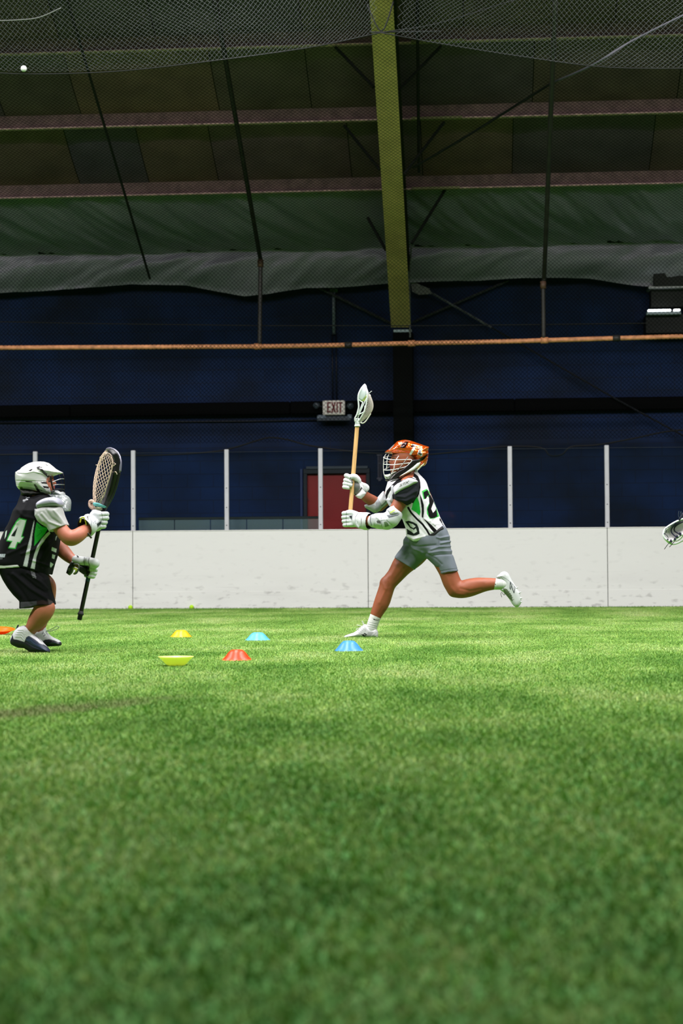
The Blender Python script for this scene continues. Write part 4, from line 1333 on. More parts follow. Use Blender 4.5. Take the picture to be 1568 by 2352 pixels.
SX = lambda a: [(a[0] + x * .97 + y * .18, a[1] + y - x * .42) for x, y in ((0, 0), (5.2, 0), (5.2, 1), (1.3, 1), (1.3, 2.2), (5.2, 2.2), (4.6, 6), (-.6, 6), (-.4, 4.9), (3.4, 4.9), (3.4, 3.5), (-.4, 3.5))]
T_ = [(925.5, 1109.5), (933, 1106), (933, 1107.2), (930, 1108.5), (929, 1113.5), (927.4, 1114.2), (928.2, 1109.6), (925.4, 1110.8)]
build(v, 'shoulder_cap', M_pad, run, (222, 222, 230), paint=[('l', [(923.6, 1110.2), (918.6, 1112.2), (918.0, 1114.4), (922.6, 1113.2), (922.0, 1115.6), (917.0, 1117.4)], 1.25, (54, 58, 30)),
      ('l', [(924.6, 1109.8), (930.8, 1107.4)], 1.2, (48, 52, 38)), ('l', [(928.0, 1108.6), (926.6, 1113.8)], 1.3, (48, 52, 38)),
      ('l', [(930.2, 1112.6), (938.6, 1104.2)], 1.3, (48, 52, 38)), ('l', [(932.2, 1106.4), (937.0, 1110.4)], 1.3, (48, 52, 38)), ('l', [(906, 1131.5), (925, 1123), (944, 1113), (957, 1106.5)], .8, (120, 122, 140))],
      label='white shoulder cap lettered STX')
v = Vol(YR, 0.004)
v.inf([(897, 1116), (903, 1114), (905, 1126), (906, 1140), (905.5, 1152), (900, 1154), (893, 1150), (896, 1140), (897.5, 1128)], -.155, .03, 4, p=2)
build(v, 'pad_strap', M_pad, run, (200, 202, 208), paint=[('p', [(900.5, 1136), (905, 1134), (906, 1144), (901.5, 1147)], (40, 42, 48))])
v = Vol(YR, 0.004)      # inner jersey panel between strap and arm
v.inf([(886, 1148), (893, 1138), (903, 1150), (908, 1158), (903, 1166), (899, 1168), (892, 1160)], -.09, .07, 8, p=2)
build(v, 'chest_flap', M_cloth, run, (214, 216, 222))

# ---- elbow pads
v = Vol(YR, 0.0034)
v.chain([(905, 1183, -.205, 18.5), (898, 1192, -.21, 18), (888, 1197, -.20, 18.5), (872, 1197, -.17, 17), (859, 1196.5, -.14, 15.5)], 5, sy=1.0)
v.inf([(887, 1171), (896, 1164), (905, 1159), (912, 1167), (920, 1178), (914, 1182), (908, 1188), (903, 1198), (894, 1190), (890, 1180)], -.205, .07, 12, k=4)
v.inf([(851.5, 1185), (861, 1179.5), (872, 1179.5), (884, 1181), (893, 1184), (897, 1196), (901.3, 1204), (896, 1210), (889, 1213.5), (874, 1213), (861, 1211.6), (853, 1205), (850.5, 1195)], -.19, .06, 12, k=3, sm=2)
v.chain([(862, 1196, -.14, 10.5), (838, 1196, -.09, 12)], 0, 'sub')
v.cap((915, 1165, -.195), (922, 1152, -.185), 16, 16, op='sub')
build(v, 'elbow_pad', M_pad, run, (216, 218, 224), paint=[
    ('l', [(851, 1184), (849.8, 1196), (853, 1206)], 2.2, (120, 126, 132)), ('l', [(874, 1180), (875, 1196), (878, 1213)], 1, (160, 164, 172)),
    ('p', [(864, 1197), (868, 1194.5), (874, 1197), (874.5, 1203), (866, 1201.5)], (84, 88, 84)), ('p', [(881, 1199), (889, 1197), (893, 1208), (884, 1211)], (120, 138, 110)),
    ('p', [(887, 1183), (918, 1180), (914, 1184), (893, 1190)], (100, 106, 112)), ('l', [(889, 1172), (896, 1182), (912, 1179.5)], 1.1, (120, 124, 132)),
    ('l', [(896, 1178), (905.5, 1172)], 3, (214, 236, 110)), ('l', [(894, 1180.5), (906, 1177)], 1.4, (70, 74, 70)), ('l', [(881, 1184), (886, 1196), (897, 1206)], 1, (190, 194, 198))],
    folds=[([(860, 1182), (861, 1211)], 1.0, -.004), ([(874, 1180), (877, 1213)], 1.2, -.006), ([(889, 1172), (896, 1183), (914, 1180)], 1.2, -.006), ([(882, 1183), (888, 1197), (899, 1206)], 1.2, -.005), ([(864, 1188), (872, 1194), (888, 1193)], 1.6, .003)], label='white padded elbow guard on the near arm')
v = Vol(YR, 0.0038)
v.inf([(836, 1160), (845, 1157), (848, 1145), (852, 1136.5), (858, 1140), (866, 1143), (872, 1136), (880, 1127), (884, 1130), (888, 1140), (897, 1146), (893, 1154), (884, 1163), (874, 1172), (864, 1178), (858, 1178), (848, 1172), (838, 1166)], .15, .065, 13, p=2)
v.chain([(848, 1146, .10, 12), (832, 1134, .05, 12)], 0, 'sub'); v.cap((886, 1138, .165), (894, 1128, .165), 12, op='sub')
build(v, 'elbow_pad', M_pad, run, (168, 172, 178), paint=[('p', [(867, 1143), (878, 1128), (889, 1148), (877, 1160)], (226, 228, 232)), ('p', [(853, 1137), (861, 1142), (863, 1162), (854, 1158)], (220, 222, 226)),
      ('p', [(836, 1161), (848, 1156), (862, 1163), (863, 1177), (850, 1172)], (186, 190, 190)), ('l', [(876, 1162), (890, 1148)], 1.4, (50, 54, 60)), ('l', [(836, 1159), (847, 1155), (853, 1145)], 2, (120, 124, 130))],
      label='white and grey elbow guard on the far arm')

# ---- gloves
SHAFT = lambda t: (820.2 + (801.5 - 820.2) * t, 980.4 + (1207 - 980.4) * t)
v = Vol(YR, 0.003)
v.inf([(796, 1173), (806, 1171), (815, 1173), (826, 1178), (830, 1186), (830, 1200), (826, 1208), (812, 1211), (798, 1209), (794, 1192)], -.055, .030, 9, sm=2)
for i, (y, l) in enumerate(((1179, 0), (1188, -.5), (1197, .3), (1205.5, 2))):
    v.chain([(808, y - 1, -.070, 4.8), (797, y - .5, -.068, 4.9), (790 + l, y, -.040, 5.0), (789.5 + l, y + .5, -.005, 4.8), (795, y + .8, .022, 4.5), (803, y + 1, .024, 4.2)], .8, sub=2)
v.chain([(818, 1182, -.03, 6), (810, 1178, .0, 5.5), (803, 1176, .022, 5), (796, 1177, .026, 4.6)], 1.5, sub=2)   # thumb
v.chain([(822, 1194, -.055, 15.5), (829, 1195, -.07, 17)], 3)
v.chain([(828, 1195, -.072, 18.5), (840, 1197, -.09, 20.5)], 2, sy=.9)
v.chain([(834, 1196, -.08, 14), (852, 1198, -.11, 19)], 0, 'sub', sy=.9)
v.inf([(817, 1189), (826, 1188.5), (829, 1196), (828, 1206), (824, 1214), (817, 1208), (815.5, 1198)], -.115, .012, 3, k=2, sm=2)
G_L = [('l', [(795.5, 1176), (794.5, 1192), (795, 1208)], 1.1, (88, 92, 96)), ('l', [(785, 1184), (800, 1183)], .9, (110, 114, 118)), ('l', [(784, 1193), (801, 1192.5)], .9, (110, 114, 118)), ('l', [(785, 1201.5), (802, 1201)], .9, (110, 114, 118)),
       ('p', [(801.5, 1185), (808.5, 1184), (807.5, 1194)], (30, 34, 48)), ('l', [(800, 1184), (810, 1183), (808, 1195.5), (800, 1184)], .9, (150, 154, 160)), ('l', [(822, 1179), (816, 1187.5)], 1.2, (50, 54, 62)),
       ('l', [(815.5, 1188), (815.5, 1202), (822, 1213)], .9, (140, 146, 150)), ('l', [(818, 1196), (822, 1199), (819, 1203)], .8, (140, 160, 150)), ('l', [(794, 1181), (812, 1182)], .7, (170, 174, 178)),
       ('f', lambda X, Y, d: ((X > 829) & (np.hypot(Y - 1197, (d + .088) * 285) < 17.0)).astype(float), (40, 36, 26))]
build(v, 'glove', M_pad, run, (226, 230, 232), paint=G_L, it=1, label='white padded glove on the lower hand')
v = Vol(YR, 0.003)
for (a, b, y0, y1, d0) in ((796, 804, 1092.5, 1096, 0.0), (794.5, 808, 1103, 1107.5, -.002), (793, 807, 1111, 1114, -.002), (792, 800, 1118.5, 1120, 0)):
    v.chain([(b + 5, y1 + 1, .045, 4.3), (a + 1, y0 - .5, .04, 4.6), (a - 1.5, y0, .008, 4.8), (a, y0, -.020, 4.7), (b - 1.5, y1, -.028, 4.4)], .8, sub=2)
v.inf([(803, 1098), (808, 1092), (817, 1091), (824, 1096), (827, 1106), (829, 1116), (827, 1130), (818, 1137), (811, 1134), (808, 1122), (806, 1112)], .030, .028, 9, sm=2)
v.chain([(822, 1104, .01, 7.5), (816, 1096, -.008, 6.6), (808, 1094.5, -.02, 5.6), (803.5, 1097, -.026, 4.8)], 2, sub=2)     # thumb over the shaft
v.chain([(820, 1118, .03, 13), (828, 1130, .05, 14)], 3)
v.inf([(827, 1105), (833, 1108), (841, 1111), (847, 1116), (848, 1123), (843, 1129.5), (838, 1128), (830, 1118)], .03, .02, 6, k=2, sm=2)
v.inf([(815, 1139), (826, 1130), (831, 1125.5), (840.5, 1133), (836, 1140), (829, 1146), (822, 1144)], .03, .042, 7, k=2, sm=1)
v.chain([(833, 1135, .055, 9.2), (845, 1145, .09, 11)], 0, 'sub')
build(v, 'glove', M_pad, run, (228, 230, 232), paint=[
    ('p', [(804, 1103), (812, 1103), (821, 1106), (826, 1112), (827, 1122), (815, 1136), (810, 1133), (808, 1120), (809.5, 1112)], (104, 106, 104)), ('l', [(815.5, 1137), (827, 1126), (830, 1121)], 3.2, (46, 30, 30)),
    ('p', [(816, 1132), (826, 1124), (828, 1128), (818, 1138)], (120, 112, 108)), ('l', [(839, 1116), (843, 1116.5), (842, 1120), (838.5, 1118.5)], .8, (170, 172, 176)), ('l', [(828, 1118), (840, 1130)], 1, (70, 72, 76)),
    ('l', [(805, 1096), (803, 1103), (808, 1106)], 1.2, (90, 92, 92)), ('l', [(799, 1103), (798, 1108)], .7, (150, 152, 154)), ('l', [(797.5, 1111), (797, 1116)], .7, (150, 152, 154))],
    it=1, label='white padded glove gripping the shaft above')

# ---- socks and shoes
v = Vol(YR, 0.0032)
v.chain([(863.4, 1412, .09, 13.2), (858, 1426, .09, 12.6), (853.5, 1440, .09, 12.2), (852, 1450, .09, 12)], 1, sub=2)
v.cap((864, 1409, .09), (872, 1385, .09), 12.5, 14, op='sub')
build(v, 'sock', M_cloth, run, (226, 228, 224), paint=[('p', [(857, 1421.5), (859.5, 1421), (860, 1422.6), (866, 1424), (871.5, 1423), (867, 1425.4), (860, 1424.6), (857.3, 1423.5)], (20, 22, 24))] + [('l', [(843, 1427 + i * 5.2), (867, 1433 + i * 4.6)], .9, (176, 180, 176)) for i in range(4)],
      folds=[([(843, 1427 + i * 5.2), (867, 1433 + i * 4.6)], 1.2, .0012) for i in range(4)])
v = Vol(YR, 0.003)
v.inf([(789, 1463.5), (792, 1459.8), (800, 1457), (812, 1453), (821, 1447), (829, 1439), (836, 1434), (840, 1433.5), (845, 1438), (855, 1442), (864, 1444), (867.5, 1450), (868.5, 1457), (867, 1465.3), (850, 1466.5), (838, 1466), (828, 1464.5), (815, 1465.6), (800, 1466), (790, 1465.5)], .09, .044, 11, p=2.3)
v.cap((852, 1446, .09), (858, 1432, .09), 10, 11, op='sub')
s1 = build(v, 'shoe', M_shoe, run, (222, 222, 224), paint=[
    ('p', [(829, 1456.5), (834, 1457), (836.5, 1453.5), (844, 1457.5), (840.5, 1459.8), (837.5, 1462.6), (833, 1461)], (24, 26, 28)), ('p', [(835.8, 1456.2), (839.5, 1458), (836.5, 1459.5)], (200, 200, 202)),
    ('l', [(838, 1450), (843, 1440), (850, 1443), (858, 1448)], .8, (150, 152, 156)), ('l', [(866, 1451), (857, 1461), (852, 1465)], .9, (236, 236, 236)), ('l', [(864, 1453), (855, 1462)], .8, (130, 132, 134)),
    ('l', [(820, 1464), (830, 1466), (850, 1466)], 2.4, (96, 98, 96)), ('p', [(845, 1452), (858, 1452), (850, 1462), (846, 1464), (838, 1465)], (176, 176, 178))] + [('l', [(822 + 3.4 * i, 1452 - 3.2 * i), (827 + 3 * i, 1455 - 3 * i)], .8, (140, 142, 146)) for i in range(5)],
    it=1, label='white low cleat planted on the turf')
def lace(par, pts, d, r=.0022):
    MB().tube(smooth_pts([P(a, b, YR + d) for a, b in pts], 4), r, 5).obj('lace', M_lace, par, smooth=True)
lace(s1, [(836, 1439), (835, 1432), (833, 1427), (831, 1427), (833, 1432), (837, 1438)], .07)
lace(s1, [(835, 1440), (828, 1437.5), (819, 1435.5)], .06); lace(s1, [(832, 1441), (822, 1443), (818, 1445.5), (822, 1447), (829, 1444)], .06)
v = Vol(YR, 0.0032)
v.chain([(1126, 1341.5, -.09, 13.4), (1138, 1341.5, -.09, 12.8), (1150, 1341, -.09, 13.4), (1158, 1342, -.09, 13)], 1, sub=2)
v.cap((1120, 1341.5, -.09), (1108, 1342, -.09), 13, 15, op='sub')
build(v, 'sock', M_cloth, run, (228, 230, 228), paint=[('l', [(1136, 1341), (1137.8, 1342.6)], 1.8, (30, 30, 34))] + [('l', [(1141 + 3.5 * i, 1329), (1143 + 3.5 * i, 1342), (1141 + 3.5 * i, 1354)], .8, (190, 194, 190)) for i in range(4)])
v = Vol(YR, 0.003)
v.inf([(1138, 1326), (1144, 1321), (1150, 1315), (1156, 1312.5), (1162, 1313.5), (1168, 1318), (1172, 1326), (1178, 1337), (1185, 1348), (1192, 1359), (1196, 1372), (1197, 1382), (1193, 1391), (1187, 1395), (1181, 1393), (1175, 1386), (1169, 1376), (1161, 1366), (1154, 1359), (1149, 1356), (1152, 1348), (1154, 1338), (1148, 1330)], -.09, .044, 12, p=2.3, sm=2)
v.cap((1146, 1341, -.09), (1136, 1341, -.09), 12.5, 13, op='sub')
for (a, b) in ((1195.5, 1361), (1198, 1374), (1197.5, 1383), (1188, 1350)):
    for dd in (-.022, .022): v.cap((a - 4, b + .5, -.09 + dd), (a + .6, b - .8, -.09 + dd), 2.2, 1.2, k=1)
s2 = build(v, 'shoe', M_shoe, run, (214, 218, 218), paint=[
    ('l', [(1139, 1324), (1152, 1324), (1163, 1330), (1172, 1337), (1180, 1345)], 1.0, (116, 120, 126)), ('l', [(1150, 1325), (1156, 1332), (1157, 1342), (1155, 1350)], .9, (140, 144, 150)),
    ('l', [(1171.5, 1337), (1170.5, 1351), (1172, 1354), (1174, 1345)], 1.7, (56, 62, 64)), ('l', [(1172, 1337), (1175.5, 1350), (1180, 1362), (1182.5, 1350), (1180.8, 1347)], 1.9, (52, 58, 60)), ('l', [(1176, 1341), (1179, 1353)], 1.1, (80, 86, 88)),
    ('p', [(1154, 1350), (1164, 1353), (1175, 1368), (1177, 1382), (1168, 1374), (1158, 1362)], (112, 122, 100))] + [('l', [(1163 + 3 * i, 1362 + 4.4 * i), (1170 + 2.4 * i, 1358 + 4.6 * i)], 1.0, (74, 88, 66)) for i in range(5)] +
    [('l', [(1149, 1318), (1155, 1319), (1161, 1321)], .8, (130, 132, 136))], it=1, label='white low cleat kicked up behind')
MB().tube(smooth_pts([P(a, b, YR - .1) for a, b in ((1152, 1360), (1150, 1364), (1152, 1372))], 4), .0022, 5).obj('lace', mat('lace_grey', (90, 94, 90), .7), s2)
MB().tube(smooth_pts([P(a, b, YR - .1) for a, b in ((1153, 1361), (1156, 1366), (1159, 1366), (1158, 1363))], 4), .0022, 5).obj('lace', mat('lace_grey'), s2)

# ---- helmet
M_chrome = bpy.data.materials.new('orange_chrome'); M_chrome.use_nodes = True
N_, L_ = M_chrome.node_tree.nodes, M_chrome.node_tree.links
b_ = N_['Principled BSDF']
b_.inputs['Metallic'].default_value = .62; b_.inputs['Roughness'].default_value = .12; b_.inputs['Coat Weight'].default_value = .6; b_.inputs['Coat Roughness'].default_value = .04
at_ = N_.new('ShaderNodeAttribute'); at_.attribute_name = 'Col'; L_.new(at_.outputs['Color'], b_.inputs['Base Color'])
geo_ = N_.new('ShaderNodeNewGeometry'); nz_ = N_.new('ShaderNodeTexNoise'); nz_.inputs['Scale'].default_value = 26; nz_.inputs['Detail'].default_value = 2
L_.new(geo_.outputs['Position'], nz_.inputs['Vector'])
bp_ = N_.new('ShaderNodeBump'); bp_.inputs['Strength'].default_value = .8; bp_.inputs['Distance'].default_value = .012
L_.new(nz_.outputs['Fac'], bp_.inputs['Height']); L_.new(bp_.outputs[0], b_.inputs['Normal'])
v = Vol(YR, 0.0028)
v.inf([(882.8, 1039), (887, 1035), (893.3, 1031), (898, 1026.5), (903, 1022), (911.6, 1013.9), (921.4, 1010.8), (931, 1009.8), (941, 1011.7), (950, 1014.6), (959.3, 1018), (973.3, 1023.7), (985, 1026.6), (983.5, 1033), (983.5, 1046), (982, 1056), (979.5, 1064), (975, 1069.5),
       (968, 1071), (962, 1075), (952, 1080), (944, 1083.5), (946, 1074), (952, 1064), (950, 1057), (938, 1051), (928, 1050), (918.6, 1047.3), (909, 1045.6), (900, 1043), (890, 1041)], 0, .112, 30, p=2.0)
v.ell((926, 1060, 0), (25, 26, 25), 0, op='sub')                      # face opening
v.inf([(912, 1021), (922, 1013), (940, 1013), (962, 1020), (984, 1027), (962, 1024), (940, 1018), (925, 1018)], 0, .03, 5, k=3)      # crest ridge
OR = (255, 98, 14)
folds = [([(896, 1036), (915, 1024), (932, 1017), (955, 1022), (982, 1030)], 1.6, .004), ([(900, 1039), (920, 1040), (945, 1044), (982, 1040)], 2.0, .004), ([(918, 1030), (945, 1031), (980, 1036)], 2.2, -.004),
         ([(951, 1062), (965, 1060), (980, 1050)], 1.6, .004), ([(956, 1070), (968, 1062), (980, 1052)], 1.4, -.003)]
hel = build(v, 'helmet', M_chrome, run, OR, paint=[
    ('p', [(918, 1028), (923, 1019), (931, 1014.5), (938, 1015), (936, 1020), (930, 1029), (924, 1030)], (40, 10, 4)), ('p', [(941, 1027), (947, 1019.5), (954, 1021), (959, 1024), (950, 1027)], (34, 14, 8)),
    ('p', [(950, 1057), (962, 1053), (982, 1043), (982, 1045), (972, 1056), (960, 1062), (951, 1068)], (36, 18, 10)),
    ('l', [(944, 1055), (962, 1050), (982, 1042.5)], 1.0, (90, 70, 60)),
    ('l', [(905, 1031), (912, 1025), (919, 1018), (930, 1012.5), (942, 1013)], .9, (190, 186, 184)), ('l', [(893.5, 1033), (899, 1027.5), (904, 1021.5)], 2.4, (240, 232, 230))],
    folds=folds, it=2, label='glossy orange chrome helmet shell with white cage')
# number 4 sticker, strap, plates: raised pieces that follow the shell
def on_side(par, name, poly, m, half, raise_=.003, th=.004, d=None, **kw):
    """plate hugging the helmet flank: finds the depth of the shell at every outline point"""
    from mathutils.bvhtree import BVHTree
    key = par.name
    if key not in _BV:
        me = par.data; rl = root_loc(par)
        _BV[key] = BVHTree.FromPolygons([Vector(np.array(vv.co) + rl) for vv in me.vertices], [tuple(p.vertices) for p in me.polygons])
    bv = _BV[key]
    poly = np.array(poly, float)
    x0, y0 = poly.min(0) - 1; x1, y1 = poly.max(0) + 1
    stp = max(.45, (x1 - x0) / 60)
    nx, ny = int((x1 - x0) / stp) + 1, int((y1 - y0) / stp) + 1
    gx_, gy_ = np.meshgrid(x0 + stp * np.arange(nx + 1), y0 + stp * np.arange(ny + 1))
    cxs, cys = (gx_[:-1, :-1] + gx_[1:, 1:]) / 2, (gy_[:-1, :-1] + gy_[1:, 1:]) / 2
    ins = poly_sd(poly, cxs, cys) < 0
    idx = {}; V = []; Fs = []
    def vert(i, j):
        if (i, j) in idx: return idx[(i, j)]
        dr = ray(gx_[j, i], gy_[j, i]); dr = dr / np.linalg.norm(dr)
        h = bv.ray_cast(Vector(EYE), Vector(dr))
        if h[0] is None:
            h = bv.find_nearest(Vector(P(gx_[j, i], gy_[j, i], half)))
            p = np.array(h[0])
        else: p = np.array(h[0])
        V.append(p - dr * raise_); idx[(i, j)] = len(V) - 1
        return len(V) - 1
    for j in range(ny):
        for i in range(nx):
            if ins[j, i]: Fs.append((vert(i, j), vert(i, j + 1), vert(i + 1, j + 1), vert(i + 1, j)))
    n = len(V)
    dr = ray(*poly.mean(0)); dr /= np.linalg.norm(dr)
    V2 = V + [q + dr * th for q in V]
    from collections import Counter
    ec = Counter()
    for f in Fs:
        for a, b in zip(f, f[1:] + f[:1]): ec[(a, b)] += 1
    sides = [(b, a, a + n, b + n) for (a, b) in ec if (b, a) not in ec]
    return obj(name, V2, Fs + [tuple(q + n for q in f[::-1]) for f in Fs] + sides, m, par, False, **kw)
_BV = {}
M_wp = mat('white_plastic', (232, 234, 236), .3); M_bp = mat('black_plastic', (20, 18, 18), .3, coat=.3)
FOUR = [(962.5, 1032.5), (966.5, 1032.5), (967.6, 1040), (969.6, 1040.5), (970, 1044), (968.6, 1044.4), (969.2, 1047.2), (964.6, 1048), (964, 1044.8), (959, 1045), (958.6, 1041)]
on_side(hel, 'number_border', FOUR, M_wp, YR - .1, .004, .003)
F2 = [(963.2, 1034), (965.6, 1034), (966.6, 1041), (968.8, 1041.4), (969, 1043.2), (967.2, 1043.4), (968, 1046.4), (965.4, 1046.8), (964.8, 1043.6), (960.2, 1043.6), (959.8, 1041.4)]
on_side(hel, 'number', F2, M_bp, YR - .1, .006, .003)
on_side(hel, 'side_strap', [(949.4, 1026.2), (953.8, 1027.2), (953.4, 1030), (945, 1043), (941.4, 1049.8), (937.4, 1047.6), (942, 1038.5)], M_wp, YR - .1, .007, .005, label='white side strap')
# black jaw piece and white jaw trims
def hshell(name, poly, m, W1, R=10, inner=(926, 1060), **kw):
    v = Vol(YR, 0.003)
    v.inf(poly, 0, W1, R, p=2.6)
    v.inf(poly, 0, W1 - .018, R - 2, op='sub', p=2.6)
    v.inf([(p_[0], p_[1]) for p_ in poly], 0, .055, 60, op='sub')
    return build(v, name, m, hel, it=1, **kw)
def flank(name, poly, m, d, th, R=4, **kw):
    for s_ in (-1, 1):
        v = Vol(YR, 0.0028); v.inf(poly, s_ * d, th, R, p=2.4); build(v, name, m, hel, it=1, **kw)
flank('jaw_guard', [(950, 1055), (966, 1054), (962, 1064), (950, 1073), (940, 1082), (926, 1092), (912, 1099), (900, 1103), (892, 1104), (897, 1098), (905, 1089), (916, 1081), (926, 1076), (937, 1066), (944, 1058)], M_bp, .086, .016)
flank('jaw_trim', [(966, 1062), (962, 1070), (950, 1080), (938, 1086), (924, 1093), (914, 1097), (920, 1091), (934, 1082), (948, 1072), (958, 1063)], mat('trim_white', (222, 226, 220), .4), .092, .013)
flank('jaw_trim', [(975, 1062), (972.5, 1068), (963, 1077), (958, 1078), (964, 1071), (971, 1066)], mat('trim_cream', (222, 216, 190), .4), .080, .014)
flank('ear_lug', [(958, 1078), (962, 1075), (963.5, 1077), (959, 1081), (956, 1080)], mat('trim_white'), .08, .014, 2)
# chin piece
v = Vol(YR, 0.003)
v.inf([(881, 1088), (884, 1090), (892, 1089), (899, 1085), (912, 1080), (924, 1078), (916, 1085), (905, 1091), (899, 1098), (894, 1102), (885.5, 1101), (882, 1095)], 0, .078, 9, p=2.0)
v.ell((915, 1078, 0), (16, 20, 10), op='sub')
build(v, 'chin_guard', M_shell, hel, (214, 222, 208), paint=[('l', [(887, 1097), (889, 1096)], 2, (120, 128, 110)), ('l', [(894, 1085.5), (895, 1086.5)], 2.4, (16, 18, 20)), ('l', [(896.3, 1088), (897, 1089)], 2.4, (16, 18, 20))], it=1, label='white chin guard')
v = Vol(YR, 0.0035)
v.inf([(884, 1102), (896, 1102), (906, 1100), (904, 1104), (892, 1105.5), (884, 1104)], 0, .05, 3); build(v, 'chin_pad', M_bp, hel)
# cage wires: near half points mirrored to the far side
def wire(pts, r=.0036, mirror=True):
    half = [(a, b, d) for a, b, d in pts]
    if mirror and abs(half[0][2]) < 1e-6:
        full = [(a, b, -d) for a, b, d in half[::-1]][:-1] + half
        MB().tube(smooth_pts([P(a, b, YR + d) for a, b, d in full], 4), r, 6).obj('cage_wire', M_wire, hel, smooth=True)
    else:
        for s_ in ((1, -1) if mirror else (1,)):
            MB().tube(smooth_pts([P(a, b, YR + s_ * d) for a, b, d in half], 4), r, 6).obj('cage_wire', M_wire, hel, smooth=True)
wire([(887, 1042, 0), (882, 1050, 0), (880.4, 1060, 0), (880.2, 1075, 0), (881, 1086, 0), (883, 1095, 0)], mirror=False)
wire([(893, 1044, -.030), (889.5, 1051, -.036), (888.3, 1062, -.04), (888, 1072, -.04), (886.5, 1078, -.035)])
wire([(915.5, 1047, -.082), (909, 1057, -.088), (905.5, 1068, -.088), (904, 1078, -.082), (900, 1085, -.07)])
wire([(880.4, 1051, 0), (887, 1053.6, -.045), (900, 1055.8, -.078), (920, 1056, -.095), (940, 1055.5, -.100), (944.5, 1056.5, -.100), (945.2, 1059, -.1), (940, 1065, -.098), (932, 1072, -.095), (918, 1075.5, -.088), (903, 1078.8, -.078), (890, 1080, -.05), (880.6, 1079.6, 0)])
wire([(880.2, 1065.8, 0), (888, 1067, -.045), (903, 1067.6, -.085), (920, 1065.6, -.095), (940, 1063.2, -.098)])
wire([(880.4, 1050, 0), (889, 1049, .03), (902, 1047.5, .06)], mirror=False)
wire([(880.4, 1062.5, 0), (888, 1060.5, .03), (897, 1059, .055)], mirror=False)
wire([(881, 1078, 0), (887, 1076.5, .03), (894, 1071.5, .05)], mirror=False)
MB().tube([P(937, 1049, YR - .098), P(926, 1064, YR - .098), P(913, 1080, YR - .085)], .006, 6, flat=.5).obj('chin_strap', mat('strap_grey', (150, 152, 152), .5, var=.5, vscale=60), hel)
# collar tape behind the neck
MB().bbox(P(953, 1087, YR - .03), P(959, 1078, YR + .03), .004).obj('neck_label', mat('tape', (176, 184, 188), .6), run)

# ================================================================== RUNNER'S STICK
YS = YR - .002
stick = thing('lacrosse_stick', 'lacrosse stick with pale wooden shaft and white head held up by the running player', 'stick', P(803, 1200, YS), group=None)
M_wood = mat('wood_shaft', (214, 170, 112), .45, var=.22, vscale=16, stretch=(9, 9, .6))
t0, t1 = P(820.1, 977, YS), P(801.8, 1204, YS)
sh_ = MB()
ax = (t1 - t0) / np.linalg.norm(t1 - t0)
sh_.lathe([(.0165, 0), (.0168, .3), (.0172, .8 * np.linalg.norm(t1 - t0) ), (.0172, np.linalg.norm(t1 - t0))], t0, 8, ax, cap=True)
sh_.obj('shaft', M_wood, stick)
M_hd = mat('head_white', (230, 234, 238), .32, spec=.5)
def hp(px, py, d): return P(px, py, YS + d)
def strip(name, par, pts, r, m=M_hd, flat=1.0, both=True, up=(0, 1, 0)):
    for s_ in ((-1, 1) if both else (1,)):
        MB().tube(smooth_pts([hp(a, b, s_ * d) for a, b, d in pts], 4), r, 8, flat=flat, up=up).obj(name, m, par, smooth=True)
hd = MB().tube([hp(820.4, 979.5, 0), hp(820.2, 968, 0), hp(819.5, 961, 0)], [.0215, .019, .017], 10).obj('throat', M_hd, stick, smooth=True)
MB().tube([hp(820.5, 979.8, 0), hp(820.4, 976, 0)], .0235, 12).obj('collar', M_hd, hd, smooth=True)
# side walls: front rail, rear rail, struts
strip('sidewall_rail', stick, [(815.5, 968, .014), (815, 961, .024), (819.5, 951.6, .036), (823.3, 937, .048), (823.2, 927, .056), (822.2, 915, .064), (823.6, 904.4, .070), (829, 893, .066), (834, 886.5, .05), (837, 884.5, .02), (837.5, 884, 0)], .0062, flat=1.6)
strip('sidewall_rail', stick, [(823, 968, .012), (829, 958, .026), (835, 947, .04), (839, 935, .05), (842, 920, .06), (843, 908, .068), (841.5, 895, .064), (840, 887, .04), (838, 884, 0)], .0055, flat=1.3)
for pts in ([(824, 918, .062), (829, 922, .058), (833, 924, .056)], [(833, 923, .056), (829, 935, .05), (824, 946, .042), (820, 953, .036)], [(842, 914, .064), (836, 926, .056), (829, 941, .045), (824, 953, .034), (820, 964, .018)],
            [(822, 953, .036), (830, 949, .04), (838, 945, .044)], [(838, 932, .052), (836, 946, .042), (830, 958, .028)]):
    strip('strut', stick, pts, .0045)
# scoop surface between the rails
V, Fs = [], []
sc_l = smooth_pts([(822.6, 915, .064), (823.6, 904.4, .069), (829, 893, .065), (834, 886.5, .048), (837.2, 884.2, .01)], 4)
sc_r = smooth_pts([(831, 920, .060), (841.5, 906, .066), (842, 896, .062), (840, 888, .042), (838.2, 884.2, .008)], 4)
for a, b in zip(sc_l, sc_r):
    for k in range(7):
        t = k / 6
        q = a + (b - a) * t
        V.append(hp(q[0], q[1], -q[2])); V.append(hp(q[0], q[1], q[2]))
n_ = len(sc_l)
for side in (0, 1):
    for i in range(n_ - 1):
        for k in range(6):
            o_ = lambda i_, k_: (i_ * 7 + k_) * 2 + side
            Fs.append((o_(i, k), o_(i, k + 1), o_(i + 1, k + 1), o_(i + 1, k)))
sco = obj('scoop', V, Fs, mat('scoop_white', (196, 206, 206), .35), stick, True)
sco.modifiers.new('t', 'SOLIDIFY').thickness = .004
strip('scoop_lip', stick, [(837.5, 884.5, 0), (840.5, 892, .03), (843, 899, .05), (844.5, 905, .058)], .008, flat=1.8)
